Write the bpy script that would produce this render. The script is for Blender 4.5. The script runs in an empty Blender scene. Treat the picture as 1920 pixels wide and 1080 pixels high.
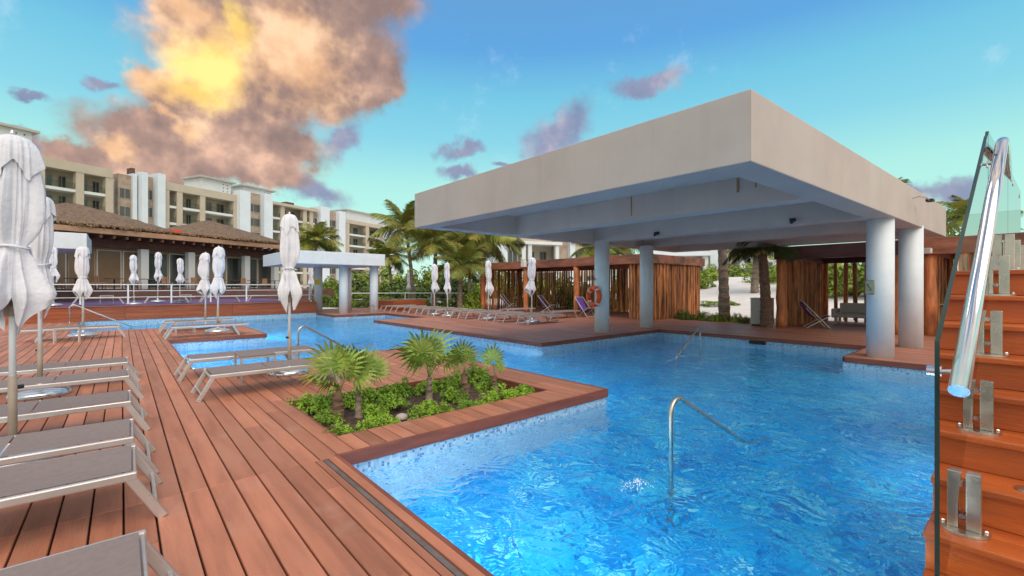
import bpy, bmesh, math, random
from mathutils import Vector, Matrix
R = math.radians
rnd = random.Random(7)
sc = bpy.context.scene
COL = sc.collection
PI = math.pi

# ------------------------------------------------------------------ camera, sky, sun, exposure
TH = R(41.07)                                  # heading of the view, clockwise from +Y
FWD = Vector((math.sin(TH), math.cos(TH), 0)); RGT = Vector((math.cos(TH), -math.sin(TH), 0))
cam = bpy.data.cameras.new('camera'); camo = bpy.data.objects.new('camera', cam); COL.objects.link(camo)
camo.location = (0, 0, 1.5); camo.rotation_euler = (PI/2, 0, -TH)
cam.sensor_width = 36; cam.lens = 36*840/1920; cam.clip_start = 0.05; cam.clip_end = 3000
cam.shift_y = -4/1920
sc.camera = camo

SUN_EL, SUN_AZ = 50, 198                        # degrees; azimuth clockwise from +Y
world = bpy.data.worlds.new('World'); sc.world = world; world.use_nodes = True
sun = bpy.data.lights.new('sun', 'SUN'); suno = bpy.data.objects.new('sun', sun); COL.objects.link(suno)
sun.energy = 1.4; sun.angle = R(60); sun.color = (1.0, 0.85, 0.70)
sd = Vector((math.sin(R(SUN_AZ))*math.cos(R(SUN_EL)), math.cos(R(SUN_AZ))*math.cos(R(SUN_EL)), math.sin(R(SUN_EL))))
suno.rotation_euler = sd.to_track_quat('Z', 'Y').to_euler()
sc.view_settings.view_transform = 'Standard'; sc.view_settings.look = 'None'
sc.view_settings.exposure = 0.8; sc.view_settings.gamma = 1.0
sc.render.engine = 'CYCLES'
sc.cycles.use_denoising = True
sc.cycles.max_bounces = 10; sc.cycles.transmission_bounces = 8; sc.cycles.transparent_max_bounces = 12
sc.cycles.sample_clamp_indirect = 6.0
sc.cycles.caustics_refractive = True; sc.cycles.caustics_reflective = True
sc.cycles.blur_glossy = 0.3


class NT:
    """small helper to wire nodes"""
    def __init__(s, tree): s.t = tree; s.n = tree.nodes; s.l = tree.links
    def new(s, typ, **kw):
        n = s.n.new(typ)
        for k, v in kw.items(): setattr(n, k, v)
        return n
    def put(s, sock, v):
        if isinstance(v, bpy.types.NodeSocket): s.l.new(v, sock)
        elif isinstance(v, (tuple, list)) and len(v) == 3 and sock.type == 'RGBA': sock.default_value = (*v, 1)
        else: sock.default_value = v
    def math(s, op, a, b=None, c=None, clamp=False):
        n = s.new('ShaderNodeMath', operation=op, use_clamp=clamp); s.put(n.inputs[0], a)
        if b is not None: s.put(n.inputs[1], b)
        if c is not None: s.put(n.inputs[2], c)
        return n.outputs[0]
    def vec(s, op, a, b=None, out=0):
        n = s.new('ShaderNodeVectorMath', operation=op); s.put(n.inputs[0], a)
        if b is not None:
            if op == 'SCALE': s.put(n.inputs['Scale'], b)
            else: s.put(n.inputs[1], b)
        return n.outputs[out]
    def mix(s, f, a, b, blend='MIX'):
        n = s.new('ShaderNodeMix', data_type='RGBA', blend_type=blend); s.put(n.inputs[0], f); s.put(n.inputs[6], a); s.put(n.inputs[7], b)
        return n.outputs[2]
    def smooth(s, v, a, b, lo=0., hi=1.):
        n = s.new('ShaderNodeMapRange', interpolation_type='SMOOTHSTEP'); s.put(n.inputs[0], v)
        n.inputs[1].default_value = a; n.inputs[2].default_value = b; n.inputs[3].default_value = lo; n.inputs[4].default_value = hi
        return n.outputs[0]
    def noise(s, vec, scale, detail=4, rough=.55, out=0, dist=0.):
        n = s.new('ShaderNodeTexNoise'); s.put(n.inputs['Vector'], vec); n.inputs['Scale'].default_value = scale
        n.inputs['Detail'].default_value = detail; n.inputs['Roughness'].default_value = rough; n.inputs['Distortion'].default_value = dist
        return n.outputs[out]
    def ramp(s, v, stops):
        n = s.new('ShaderNodeValToRGB'); s.put(n.inputs[0], v); e = n.color_ramp.elements
        while len(e) < len(stops): e.new(.5)
        for i, (p, c) in enumerate(stops): e[i].position = p; e[i].color = (*c, 1)
        return n.outputs[0]


def build_sky():
    w = NT(world.node_tree); w.n.clear()
    out = w.new('ShaderNodeOutputWorld'); bg = w.new('ShaderNodeBackground'); w.l.new(bg.outputs[0], out.inputs[0])
    S = 0.1; bg.inputs[1].default_value = S
    sky = w.new('ShaderNodeTexSky', sky_type='NISHITA', sun_disc=False)
    sky.sun_elevation = R(SUN_EL); sky.sun_rotation = R(SUN_AZ); sky.air_density = 1.2; sky.dust_density = .6; sky.ozone_density = 2.0
    d = w.new('ShaderNodeTexCoord').outputs['Generated']
    sep = w.new('ShaderNodeSeparateXYZ'); w.l.new(d, sep.inputs[0])
    el = w.math('ARCSINE', sep.outputs[2])
    f = w.vec('DOT_PRODUCT', d, tuple(FWD), out=1); r = w.vec('DOT_PRODUCT', d, tuple(RGT), out=1)
    az = w.math('ARCTAN2', r, f)
    # clear evening air: pale mint low down, azure higher up
    k = 1/S
    grad = w.ramp(w.math('DIVIDE', el, 1.2, clamp=True),
                  [(0.0, (.38, .56, .50)), (.10, (.30, .55, .47)), (.18, (.25, .51, .465)), (.255, (.15, .40, .48)), (.33, (.105, .345, .465)), (.40, (.067, .23, .45)), (.62, (.085, .18, .34)), (1.0, (.09, .17, .30))])
    clear = w.mix(.92, sky.outputs[0], w.vec('SCALE', grad, k))
    # clouds: bodies in azimuth / elevation, edges broken up by noise
    cmb = w.new('ShaderNodeCombineXYZ'); w.l.new(az, cmb.inputs[0]); w.l.new(el, cmb.inputs[1])
    n1 = w.noise(d, 7, 5, .55, out=1); n2 = w.noise(d, 26, 5, .6, out=1); n0 = w.noise(d, 3.4, 3, .5, out=1)
    warp = w.vec('ADD', w.vec('SCALE', w.vec('SUBTRACT', n1, (.5, .5, .5)), .15), w.vec('SCALE', w.vec('SUBTRACT', n2, (.5, .5, .5)), .05))
    warp = w.vec('MULTIPLY', warp, (1, 1, 0))
    P2 = w.vec('ADD', cmb.outputs[0], warp)
    def ae(x, y):
        a = math.atan((x-960)/840); return a, math.atan((536-y)/840*math.cos(a))
    def blob(x, y, rx, ry, rot=0., src=None):
        a, e = ae(x, y); a2 = ae(x+rx, y)[0]; e2 = ae(x, y-ry)[1]
        m = w.new('ShaderNodeMapping', vector_type='TEXTURE'); w.put(m.inputs[0], src or P2)
        m.inputs[1].default_value = (a, e, 0); m.inputs[2].default_value = (0, 0, rot); m.inputs[3].default_value = (abs(a2-a), abs(e2-e), 1)
        return w.math('SUBTRACT', 1.0, w.vec('LENGTH', m.outputs[0], out=1))
    def union(bl):
        o = bl[0]
        for b in bl[1:]: o = w.math('SMOOTH_MAX', o, b, .25)
        return o
    body = union([blob(620, 120, 160, 150), blob(470, 70, 190, 130), blob(430, 190, 180, 120), blob(330, 265, 190, 85), blob(480, 280, 170, 75),
                  blob(290, 150, 95, 62, .2), blob(350, 20, 80, 60), blob(700, 170, 70, 50), blob(190, 318, 210, 40), blob(380, 325, 240, 45), blob(560, -30, 260, 90)])
    puffs = union([blob(645, 272, 46, 50), blob(590, 362, 90, 36), blob(1045, 250, 88, 62, .45), blob(1208, 165, 100, 34, .25), blob(872, 280, 62, 28, .3), blob(862, 330, 48, 20),
                   blob(1770, 342, 110, 44), blob(1700, 352, 80, 18), blob(60, 195, 60, 14), blob(165, 150, 40, 22), blob(30, 270, 60, 24), blob(960, 300, 36, 12)])
    # cumulus added round the unseen sky, brightened to raise the ambient light
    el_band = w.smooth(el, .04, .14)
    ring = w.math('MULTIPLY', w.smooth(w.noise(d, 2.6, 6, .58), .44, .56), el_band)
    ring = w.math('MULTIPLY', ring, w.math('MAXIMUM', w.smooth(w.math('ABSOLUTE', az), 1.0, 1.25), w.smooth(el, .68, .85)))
    mb = w.smooth(body, .0, .36); mp = w.math('MULTIPLY', w.smooth(puffs, .02, .7), .95)
    nv = w.noise(d, 6.5, 5, .5)
    nv2 = w.noise(d, 22, 6, .58)
    sh_ = lambda sc_, off: w.math('SUBTRACT', w.noise(d, sc_, 4, .55), w.noise(w.vec('ADD', d, off), sc_, 4, .55))
    relief = w.math('ADD', w.math('MULTIPLY', sh_(9, (-.012, .012, .034)), 1.0), w.math('MULTIPLY', sh_(18, (-.006, .006, .016)), .45))
    shade = w.math('ADD', w.math('ADD', w.math('MULTIPLY', nv, .78), w.math('MULTIPLY', nv2, .22)), w.math('MULTIPLY', relief, -.55))
    P3 = w.vec('ADD', cmb.outputs[0], w.vec('SCALE', warp, .8))
    warm = w.math('ADD', union([blob(400, 110, 150, 150, src=P3), blob(550, 110, 140, 170, src=P3), blob(260, 140, 120, 65, src=P3), blob(330, 180, 130, 45, src=P3), blob(350, 10, 90, 60, src=P3), blob(225, 285, 42, 30, src=P3), blob(350, 250, 50, 26, src=P3), blob(290, 205, 70, 22, -.5, src=P3)]), w.math('MULTIPLY', w.math('SUBTRACT', shade, .5), 1.9))
    core = w.math('ADD', union([blob(400, 130, 95, 110, src=P3), blob(360, 178, 120, 45, src=P3), blob(440, 40, 50, 80, src=P3)]), w.math('MULTIPLY', w.math('SUBTRACT', shade, .5), 1.3))
    dark = w.ramp(shade, [(.34, (.185, .130, .120)), (.46, (.255, .170, .145)), (.55, (.35, .225, .18)), (.66, (.52, .33, .245))])
    warmc = w.mix(w.smooth(shade, .35, .68), (.52, .30, .17), (.64, .44, .28))
    corec = w.mix(w.smooth(shade, .4, .65), (.60, .40, .12), (.68, .55, .19))
    cc = w.mix(w.smooth(warm, -.05, .8), dark, warmc)
    cc = w.mix(w.smooth(core, -.05, .85), cc, corec)
    pc = w.ramp(shade, [(.3, (.13, .155, .25)), (.55, (.19, .20, .29)), (.75, (.36, .31, .34))])
    ms = w.math('MULTIPLY', w.smooth(w.noise(d, 6, 8, .68), .56, .74), .22)
    c = w.mix(ms, clear, w.vec('SCALE', (.62, .60, .66), k))
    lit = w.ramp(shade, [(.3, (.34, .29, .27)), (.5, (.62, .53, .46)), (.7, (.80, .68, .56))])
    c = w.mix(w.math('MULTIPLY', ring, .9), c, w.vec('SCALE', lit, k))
    c = w.mix(mp, c, w.vec('SCALE', pc, k))
    c = w.mix(mb, c, w.vec('SCALE', cc, k))
    # nothing of the sky shows below the horizon but distant haze
    c = w.mix(w.smooth(el, .0, -.04), c, w.vec('SCALE', (.45, .42, .36), k))
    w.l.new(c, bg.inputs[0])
build_sky()

# ------------------------------------------------------------------ materials
MATS = {}
def mat(name, col, rough=.6, var=.12, vs=6., bump=0., bs=40., metal=0., stretch=None, spec=.5, obj_rand=0., col2=None, c2s=(.45, .65), coat=0., detail=5, dirt=None, specks=False, streak=None):
    """procedural principled material: base colour broken by noise, optional second colour, bump and per-object shift"""
    m = bpy.data.materials.new(name); m.use_nodes = True; w = NT(m.node_tree); w.n.clear()
    out = w.new('ShaderNodeOutputMaterial'); b = w.new('ShaderNodeBsdfPrincipled'); w.l.new(b.outputs[0], out.inputs[0])
    geo = w.new('ShaderNodeNewGeometry').outputs['Position']; v = geo
    oi = w.new('ShaderNodeObjectInfo')
    if obj_rand: v = w.vec('ADD', geo, w.vec('SCALE', (7.3, 3.1, 5.7), oi.outputs['Random']))
    vv = w.vec('MULTIPLY', v, stretch) if stretch else v
    n = w.noise(vv, vs, detail)
    c = w.mix(w.smooth(n, .3, .7), tuple(x*(1-var) for x in col), tuple(min(1, x*(1+var)) for x in col))
    if col2: c = w.mix(w.smooth(w.noise(vv, vs*.37, 5), *c2s), c, col2)
    if obj_rand:
        c = w.mix(1.0, c, w.ramp(oi.outputs['Random'], [(0, (1-obj_rand,)*3), (1, (1+obj_rand,)*3)]), 'MULTIPLY')
    if streak:
        c = w.mix(w.math('MULTIPLY', w.smooth(w.noise(w.vec('MULTIPLY', geo, (2.6, 2.6, .16)), 1.6, 6, .65), .52, .72), streak[1]), c, streak[0])
    if specks:
        vo = w.new('ShaderNodeTexVoronoi'); w.put(vo.inputs['Vector'], w.vec('ADD', geo, w.vec('SCALE', w.noise(geo, 40, 3, .6, out=1), .05))); vo.inputs['Scale'].default_value = 1.6
        sp_ = w.math('MULTIPLY', w.smooth(vo.outputs['Distance'], .045, .02), w.smooth(w.noise(geo, 1.1, 2), .5, .6))
        c = w.mix(w.math('MULTIPLY', sp_, .6), c, (.78, .70, .62))
    if dirt:
        c = w.mix(w.math('MULTIPLY', w.smooth(w.noise(v, dirt[1], 6, .7), .52, .78), dirt[2]), c, dirt[0])
    w.put(b.inputs['Base Color'], c); b.inputs['Metallic'].default_value = metal
    rn = w.smooth(w.noise(v, vs*.6, 4), .3, .7, max(0.02, rough-.1), min(1, rough+.1)); w.put(b.inputs['Roughness'], rn)
    b.inputs['Specular IOR Level'].default_value = spec; b.inputs['Coat Weight'].default_value = coat
    if bump:
        bp = w.new('ShaderNodeBump'); bp.inputs['Strength'].default_value = bump; bp.inputs['Distance'].default_value = .02
        w.put(bp.inputs['Height'], w.noise(vv, bs, 5)); w.l.new(bp.outputs[0], b.inputs['Normal'])
    MATS[name] = m
    return m

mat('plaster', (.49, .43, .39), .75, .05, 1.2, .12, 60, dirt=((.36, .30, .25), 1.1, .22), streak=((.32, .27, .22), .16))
mat('white_paint', (.72, .775, .82), .5, .03, 3, .05, 80, dirt=((.55, .55, .52), .9, .25), streak=((.52, .52, .50), .22))
mat('deck', (.455, .175, .098), .55, .16, 1.6, .25, 14, stretch=(7, .8, 7), obj_rand=.2, col2=(.52, .215, .125), dirt=((.55, .36, .28), 1.7, .32), specks=True)
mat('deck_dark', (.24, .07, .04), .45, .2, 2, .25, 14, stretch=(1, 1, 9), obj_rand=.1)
mat('stair_wood', (.49, .112, .02), .4, .2, 2.2, .2, 16, stretch=(5, .7, 5), obj_rand=.12, col2=(.42, .09, .018), coat=.1)
mat('wall_wood', (.34, .085, .03), .5, .2, 2, .3, 14, stretch=(.6, 5, 8), obj_rand=.14)
mat('under', (.02, .014, .012), .9)
mat('log', (.60, .24, .08), .6, .35, 3, .5, 16, stretch=(5, 5, .6), obj_rand=.38, col2=(.15, .06, .03))
mat('log_post', (.60, .20, .07), .55, .3, 3, .6, 12, stretch=(4, 4, .7), obj_rand=.12)
mat('timber', (.34, .12, .065), .55, .25, 2, .4, 12, stretch=(3, .7, 3), obj_rand=.1, col2=(.15, .055, .035))
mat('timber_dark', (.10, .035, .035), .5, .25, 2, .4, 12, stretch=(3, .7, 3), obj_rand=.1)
mat('alu', (.60, .58, .57), .36, .05, 4, metal=.55)
mat('alu_dull', (.34, .29, .26), .45, .08, 4, metal=.3)
mat('steel', (.70, .70, .70), .16, .06, 5, metal=1.)
mat('steel_satin', (.62, .58, .50), .34, .1, 8, metal=1., dirt=((.30, .24, .17), 30, .35))
mat('sling', (.25, .20, .185), .75, .06, 30, .15, 400)
mat('base_metal', (.70, .74, .76), .22, .05, 3, metal=.8)
mat('canvas', (.76, .78, .84), .85, .07, 5, .45, 22)
mat('sleeve', (.34, .28, .22), .5, .1, 5)
mat('purple_cloth', (.16, .075, .38), .8, .15, 10, .1, 200)
mat('frame_white', (.72, .66, .56), .5, .05)
mat('terrace_floor', (.14, .095, .24), .5, .15, 1.0, .1, 8, stretch=(1, 6, 1))
mat('soil', (.085, .055, .038), .95, .45, 14, .8, 50)
mat('sand', (.78, .75, .70), .9, .06, .8, .3, 12)
mat('lawn', (.10, .17, .035), .9, .35, 1.2, .6, 40, col2=(.20, .22, .07))
mat('hotel_beige', (.50, .425, .335), .8, .05, .6)
mat('hotel_white', (.66, .72, .77), .8, .04, .5)
mat('hotel_stone', (.36, .275, .21), .8, .22, 1.5, .2, 4, col2=(.44, .35, .28))
mat('hotel_slab', (.68, .70, .70), .7, .05, .5)
mat('hotel_in', (.44, .37, .28), .85, .08, .5)
mat('roof_grey', (.45, .42, .38), .8, .1, 1)
mat('thatch', (.21, .14, .092), .95, .35, 9, 1., 34, stretch=(1, 1, .3), col2=(.145, .095, .062))
mat('thatch_fringe', (.22, .14, .075), .95, .4, 8, .6, 30)
mat('resto_wall', (.45, .34, .24), .8, .08, .8)
mat('resto_beam', (.42, .25, .15), .7, .15, 1.5)
mat('resto_dark', (.13, .06, .045), .7, .15, 2)
mat('bark', (.26, .20, .155), .9, .3, 6, .8, 16, stretch=(1, 1, 3), col2=(.16, .12, .09))
mat('bark_brown', (.20, .12, .08), .9, .35, 8, .9, 18, stretch=(1, 1, 3))
mat('leafpalm', (.21, .25, .045), .5, .3, 3, obj_rand=.3, col2=(.34, .28, .06), spec=.4)
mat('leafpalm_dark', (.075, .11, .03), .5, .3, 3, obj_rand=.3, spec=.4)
mat('leaffan', (.21, .33, .05), .5, .25, 5, obj_rand=.25, col2=(.33, .38, .075), spec=.4)
mat('leaffan_dry', (.50, .36, .05), .6, .25, 5, obj_rand=.15)
mat('petiole', (.24, .29, .09), .5, .2, 6)
mat('shrub', (.26, .44, .03), .55, .35, 5, obj_rand=.16, col2=(.15, .29, .025))
mat('bush', (.24, .33, .035), .6, .4, 1.6, obj_rand=.22, col2=(.15, .22, .03))
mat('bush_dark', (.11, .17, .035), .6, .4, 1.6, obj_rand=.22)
mat('lifering', (.85, .10, .015), .4, .1, 6)
mat('rope', (.75, .68, .55), .8)
mat('black', (.018, .018, .02), .5)
mat('cabinet', (.58, .55, .50), .5, .04)
mat('signyellow', (.75, .55, .03), .5, .08, 10)
mat('signpaper', (.55, .52, .33), .6, .05)
mat('outdoor_white', (.74, .71, .65), .6, .04)
mat('stone_grey', (.4, .38, .35), .85, .2, 8, .4, 30)
mat('drain', (.16, .13, .12), .6, .2, 8)
mat('foam', (.86, .9, .92), .5, .03)
mat('stain', (.35, .21, .08), .9, .1)


def lens_mat():
    m = bpy.data.materials.new('lamp_lens'); m.use_nodes = True; b = m.node_tree.nodes['Principled BSDF']; b.inputs['Base Color'].default_value = (.8, .9, .95, 1)
    b.inputs['Emission Color'].default_value = (.6, .9, 1, 1); b.inputs['Emission Strength'].default_value = 1.; MATS['lamp_lens'] = m
lens_mat()

def glass_mat(name, col=(.93, .97, .95), rough=0., ior=1.45):
    m = bpy.data.materials.new(name); m.use_nodes = True; w = NT(m.node_tree); w.n.clear()
    out = w.new('ShaderNodeOutputMaterial'); t = w.new('ShaderNodeBsdfTransparent'); t.inputs[0].default_value = (*col, 1)
    g = w.new('ShaderNodeBsdfGlossy'); g.inputs['Roughness'].default_value = rough
    fr = w.new('ShaderNodeFresnel'); fr.inputs[0].default_value = ior
    mx = w.new('ShaderNodeMixShader'); w.l.new(fr.outputs[0], mx.inputs[0]); w.l.new(t.outputs[0], mx.inputs[1]); w.l.new(g.outputs[0], mx.inputs[2])
    w.l.new(mx.outputs[0], out.inputs[0]); MATS[name] = m; return m
glass_mat('glass', (.90, .91, .88), .0, 1.3)
glass_mat('glass_rail', (.84, .87, .82), .02, 1.2)
mat('glass_edge', (.02, .05, .045), .15, .1)
def window_mat(name, col, rough):
    m = mat(name, col, rough, .3, .25, spec=.8); return m
window_mat('pane_dark', (.055, .06, .055), .1)
window_mat('pane_orange_reflection', (.24, .155, .095), .1)  # orange reflection put into the pane's own colour


def tile_mat():
    m = bpy.data.materials.new('mosaic'); m.use_nodes = True; w = NT(m.node_tree); w.n.clear()
    out = w.new('ShaderNodeOutputMaterial'); b = w.new('ShaderNodeBsdfPrincipled'); w.l.new(b.outputs[0], out.inputs[0])
    p = w.new('ShaderNodeNewGeometry').outputs['Position']
    q = w.vec('SCALE', w.vec('ADD', p, (.003, .003, .003)), 1/.027)
    cell = w.vec('FLOOR', q); fr = w.vec('FRACTION', q)
    wn = w.new('ShaderNodeTexWhiteNoise', noise_dimensions='3D'); w.put(wn.inputs[0], cell)
    c = w.ramp(wn.outputs[0], [(.0, (.10, .24, .50)), (.16, (.12, .28, .56)), (.17, (.24, .44, .64)), (.5, (.36, .58, .74)), (.75, (.48, .66, .77)), (1, (.20, .50, .74))])
    s = w.new('ShaderNodeSeparateXYZ'); w.put(s.inputs[0], fr)
    g = w.math('MINIMUM', w.math('MINIMUM', s.outputs[0], s.outputs[1]), s.outputs[2])
    c = w.mix(w.smooth(g, .06, .1, 1, 0), c, (.50, .58, .62))
    w.put(b.inputs['Base Color'], c); b.inputs['Roughness'].default_value = .25
    MATS['mosaic'] = m
    m = bpy.data.materials.new('pool_floor'); m.use_nodes = True; w = NT(m.node_tree); w.n.clear()
    out = w.new('ShaderNodeOutputMaterial'); b = w.new('ShaderNodeBsdfPrincipled'); w.l.new(b.outputs[0], out.inputs[0])
    p = w.new('ShaderNodeNewGeometry').outputs['Position']
    cell = w.vec('FLOOR', w.vec('SCALE', p, 1/.06))
    wn = w.new('ShaderNodeTexWhiteNoise', noise_dimensions='3D'); w.put(wn.inputs[0], cell)
    c = w.ramp(wn.outputs[0], [(.0, (.0, .30, .84)), (.35, (.005, .42, .95)), (.7, (.01, .52, .98)), (1, (.06, .68, .99))])
    wm = w.new('ShaderNodeTexWhiteNoise', noise_dimensions='3D'); w.put(wm.inputs[0], w.vec('FLOOR', w.vec('SCALE', p, 1/.13)))
    c = w.mix(.75, c, w.ramp(wm.outputs[0], [(.0, (.0, .15, .62)), (.35, (.0, .33, .88)), (.7, (.01, .50, .95)), (.88, (.06, .70, .98)), (1, (.40, .95, 1.0))]))
    w.put(b.inputs['Base Color'], c); b.inputs['Roughness'].default_value = .4
    MATS['pool_floor'] = m
tile_mat()

def water_mat():
    m = bpy.data.materials.new('water'); m.use_nodes = True; w = NT(m.node_tree); w.n.clear()
    out = w.new('ShaderNodeOutputMaterial'); b = w.new('ShaderNodeBsdfGlass'); b.inputs['IOR'].default_value = 1.33; b.inputs['Roughness'].default_value = .0
    b.inputs['Color'].default_value = (.93, 1, 1, 1)
    w.l.new(b.outputs[0], out.inputs[0])
    p = w.new('ShaderNodeNewGeometry').outputs['Position']
    rid = lambda n_: w.math('SUBTRACT', 1., w.math('ABSOLUTE', w.math('MULTIPLY_ADD', n_, 2.4, -1.2)))
    a = w.noise(w.vec('MULTIPLY', p, (1., 1.3, 1)), 1.1, 2, .5, dist=.5)
    c = rid(w.noise(w.vec('MULTIPLY', p, (1.25, .95, 1)), 2.3, 2, .5, dist=1.1))
    f = rid(w.noise(w.vec('MULTIPLY', p, (1., 1.2, 1)), 6.5, 2, .5, dist=.8))
    h = w.math('ADD', w.math('ADD', w.math('MULTIPLY', a, 1.0), w.math('MULTIPLY', c, .55)), w.math('MULTIPLY', f, .13))
    bp = w.new('ShaderNodeBump'); bp.inputs['Strength'].default_value = 1.0; bp.inputs['Distance'].default_value = .085
    w.put(bp.inputs['Height'], h); w.l.new(bp.outputs[0], b.inputs['Normal'])
    MATS['water'] = m
water_mat()

def plank_floor_mat():
    """far deck: board joints and board-to-board tone, boards along Y, .16 m wide"""
    m = bpy.data.materials.new('deck_far'); m.use_nodes = True; w = NT(m.node_tree); w.n.clear()
    out = w.new('ShaderNodeOutputMaterial'); b = w.new('ShaderNodeBsdfPrincipled'); w.l.new(b.outputs[0], out.inputs[0])
    p = w.new('ShaderNodeNewGeometry').outputs['Position']
    s = w.new('ShaderNodeSeparateXYZ'); w.put(s.inputs[0], p)
    qx = w.math('DIVIDE', s.outputs[0], .16); ix = w.math('FLOOR', qx); fx = w.math('FRACT', qx)
    wn = w.new('ShaderNodeTexWhiteNoise', noise_dimensions='2D'); cb = w.new('ShaderNodeCombineXYZ'); w.put(cb.inputs[0], ix)
    w1 = w.new('ShaderNodeTexWhiteNoise', noise_dimensions='1D'); w.put(w1.inputs['W'], ix)
    w.put(cb.inputs[1], w.math('FLOOR', w.math('ADD', w.math('DIVIDE', s.outputs[1], 3.2), w.math('MULTIPLY', w1.outputs[0], 5)))); w.put(wn.inputs[0], cb.outputs[0])
    n = w.noise(w.vec('MULTIPLY', p, (9, 1, 1)), 1.4, 5)
    c = w.mix(w.smooth(n, .3, .7), (.40, .16, .105), (.54, .245, .165))
    c = w.mix(1., c, w.ramp(wn.outputs[0], [(0, (.8, .8, .8)), (1, (1.15, 1.15, 1.15))]), 'MULTIPLY')
    gap = w.smooth(w.math('MINIMUM', fx, w.math('SUBTRACT', 1, fx)), .02, .045)
    c = w.mix(gap, (.05, .02, .014), c)
    w.put(b.inputs['Base Color'], c); b.inputs['Roughness'].default_value = .5; b.inputs['Specular IOR Level'].default_value = .35
    bp = w.new('ShaderNodeBump'); bp.inputs['Strength'].default_value = .5; bp.inputs['Distance'].default_value = .01; w.put(bp.inputs['Height'], gap); w.l.new(bp.outputs[0], b.inputs['Normal'])
    MATS['deck_far'] = m
plank_floor_mat()

# ------------------------------------------------------------------ mesh helpers
class MB:
    def __init__(s): s.v = []; s.f = []
    def box(s, x0, x1, y0, y1, z0, z1):
        i = len(s.v); s.v += [(x, y, z) for z in (z0, z1) for y in (y0, y1) for x in (x0, x1)]
        s.f += [(i, i+2, i+3, i+1), (i+4, i+5, i+7, i+6), (i, i+1, i+5, i+4), (i+2, i+6, i+7, i+3), (i, i+4, i+6, i+2), (i+1, i+3, i+7, i+5)]
        return s
    def bar(s, a, b, w, h, up=(0, 0, 1)):
        """rectangular bar from a to b"""
        a = Vector(a); b = Vector(b); t = (b-a).normalized(); u = Vector(up); r = t.cross(u)
        if r.length < 1e-4: r = t.cross(Vector((1, 0, 0)))
        r.normalize(); u = r.cross(t)
        i = len(s.v)
        for p in (a, b):
            for sx, sy in ((-1, -1), (1, -1), (1, 1), (-1, 1)): s.v.append(tuple(p+r*sx*w/2+u*sy*h/2))
        s.f += [(i, i+1, i+2, i+3), (i+7, i+6, i+5, i+4)] + [(i+k, i+4+k, i+4+(k+1) % 4, i+(k+1) % 4) for k in range(4)]
        return s
    def tube(s, pts, rad, n=10, caps=True):
        pts = [Vector(p) for p in pts]; m = len(pts)
        rad = rad if isinstance(rad, (list, tuple)) else [rad]*m
        i0 = len(s.v); ref = None
        for k, p in enumerate(pts):
            t = (pts[min(k+1, m-1)]-pts[max(k-1, 0)]).normalized()
            if ref is None: ref = t.orthogonal().normalized()
            ref = (ref-t*ref.dot(t)).normalized(); q = t.cross(ref)
            for j in range(n):
                a = 2*PI*j/n; s.v.append(tuple(p+(ref*math.cos(a)+q*math.sin(a))*rad[k]))
        for k in range(m-1):
            for j in range(n):
                a = i0+k*n+j; b = i0+k*n+(j+1) % n; s.f.append((a, b, b+n, a+n))
        if caps:
            s.f.append(tuple(i0+j for j in range(n))[::-1]); s.f.append(tuple(i0+(m-1)*n+j for j in range(n)))
        return s
    def lathe(s, prof, n=24, c=(0, 0, 0)):
        i0 = len(s.v)
        for r, z in prof:
            for j in range(n):
                a = 2*PI*j/n; s.v.append((c[0]+r*math.cos(a), c[1]+r*math.sin(a), c[2]+z))
        for k in range(len(prof)-1):
            for j in range(n):
                a = i0+k*n+j; b = i0+k*n+(j+1) % n; s.f.append((a, b, b+n, a+n))
        s.f.append(tuple(i0+j for j in range(n))[::-1]); s.f.append(tuple(i0+(len(prof)-1)*n+j for j in range(n)))
        return s
    def prism(s, poly, z0, z1):
        n = len(poly); i = len(s.v)
        s.v += [(x, y, z0) for x, y in poly]+[(x, y, z1) for x, y in poly]
        s.f += [tuple(i+k for k in range(n))[::-1], tuple(i+n+k for k in range(n))]+[(i+k, i+(k+1) % n, i+n+(k+1) % n, i+n+k) for k in range(n)]
        return s
    def quad(s, *p):
        i = len(s.v); s.v += [tuple(q) for q in p]; s.f.append(tuple(range(i, i+len(p)))); return s
    def mesh(s, name, m, smooth=False):
        me = bpy.data.meshes.new(name); me.from_pydata(s.v, [], s.f); me.update()
        if m: me.materials.append(MATS[m])
        if smooth: me.polygons.foreach_set('use_smooth', [True]*len(me.polygons))
        return me
    def build(s, name, m, parent=None, smooth=False, bevel=0., recalc=True):
        me = s.mesh(name, m, smooth)
        if recalc:
            bm = bmesh.new(); bm.from_mesh(me); bmesh.ops.recalc_face_normals(bm, faces=bm.faces); bm.to_mesh(me); bm.free()
        return link(name, me, parent, bevel, smooth)

def link(name, me, parent=None, bevel=0., smooth=False):
    o = bpy.data.objects.new(name, me); COL.objects.link(o)
    if parent: o.parent = parent
    if bevel:
        b = o.modifiers.new('bevel', 'BEVEL'); b.width = bevel; b.segments = 2; b.limit_method = 'ANGLE'
    return o

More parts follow.
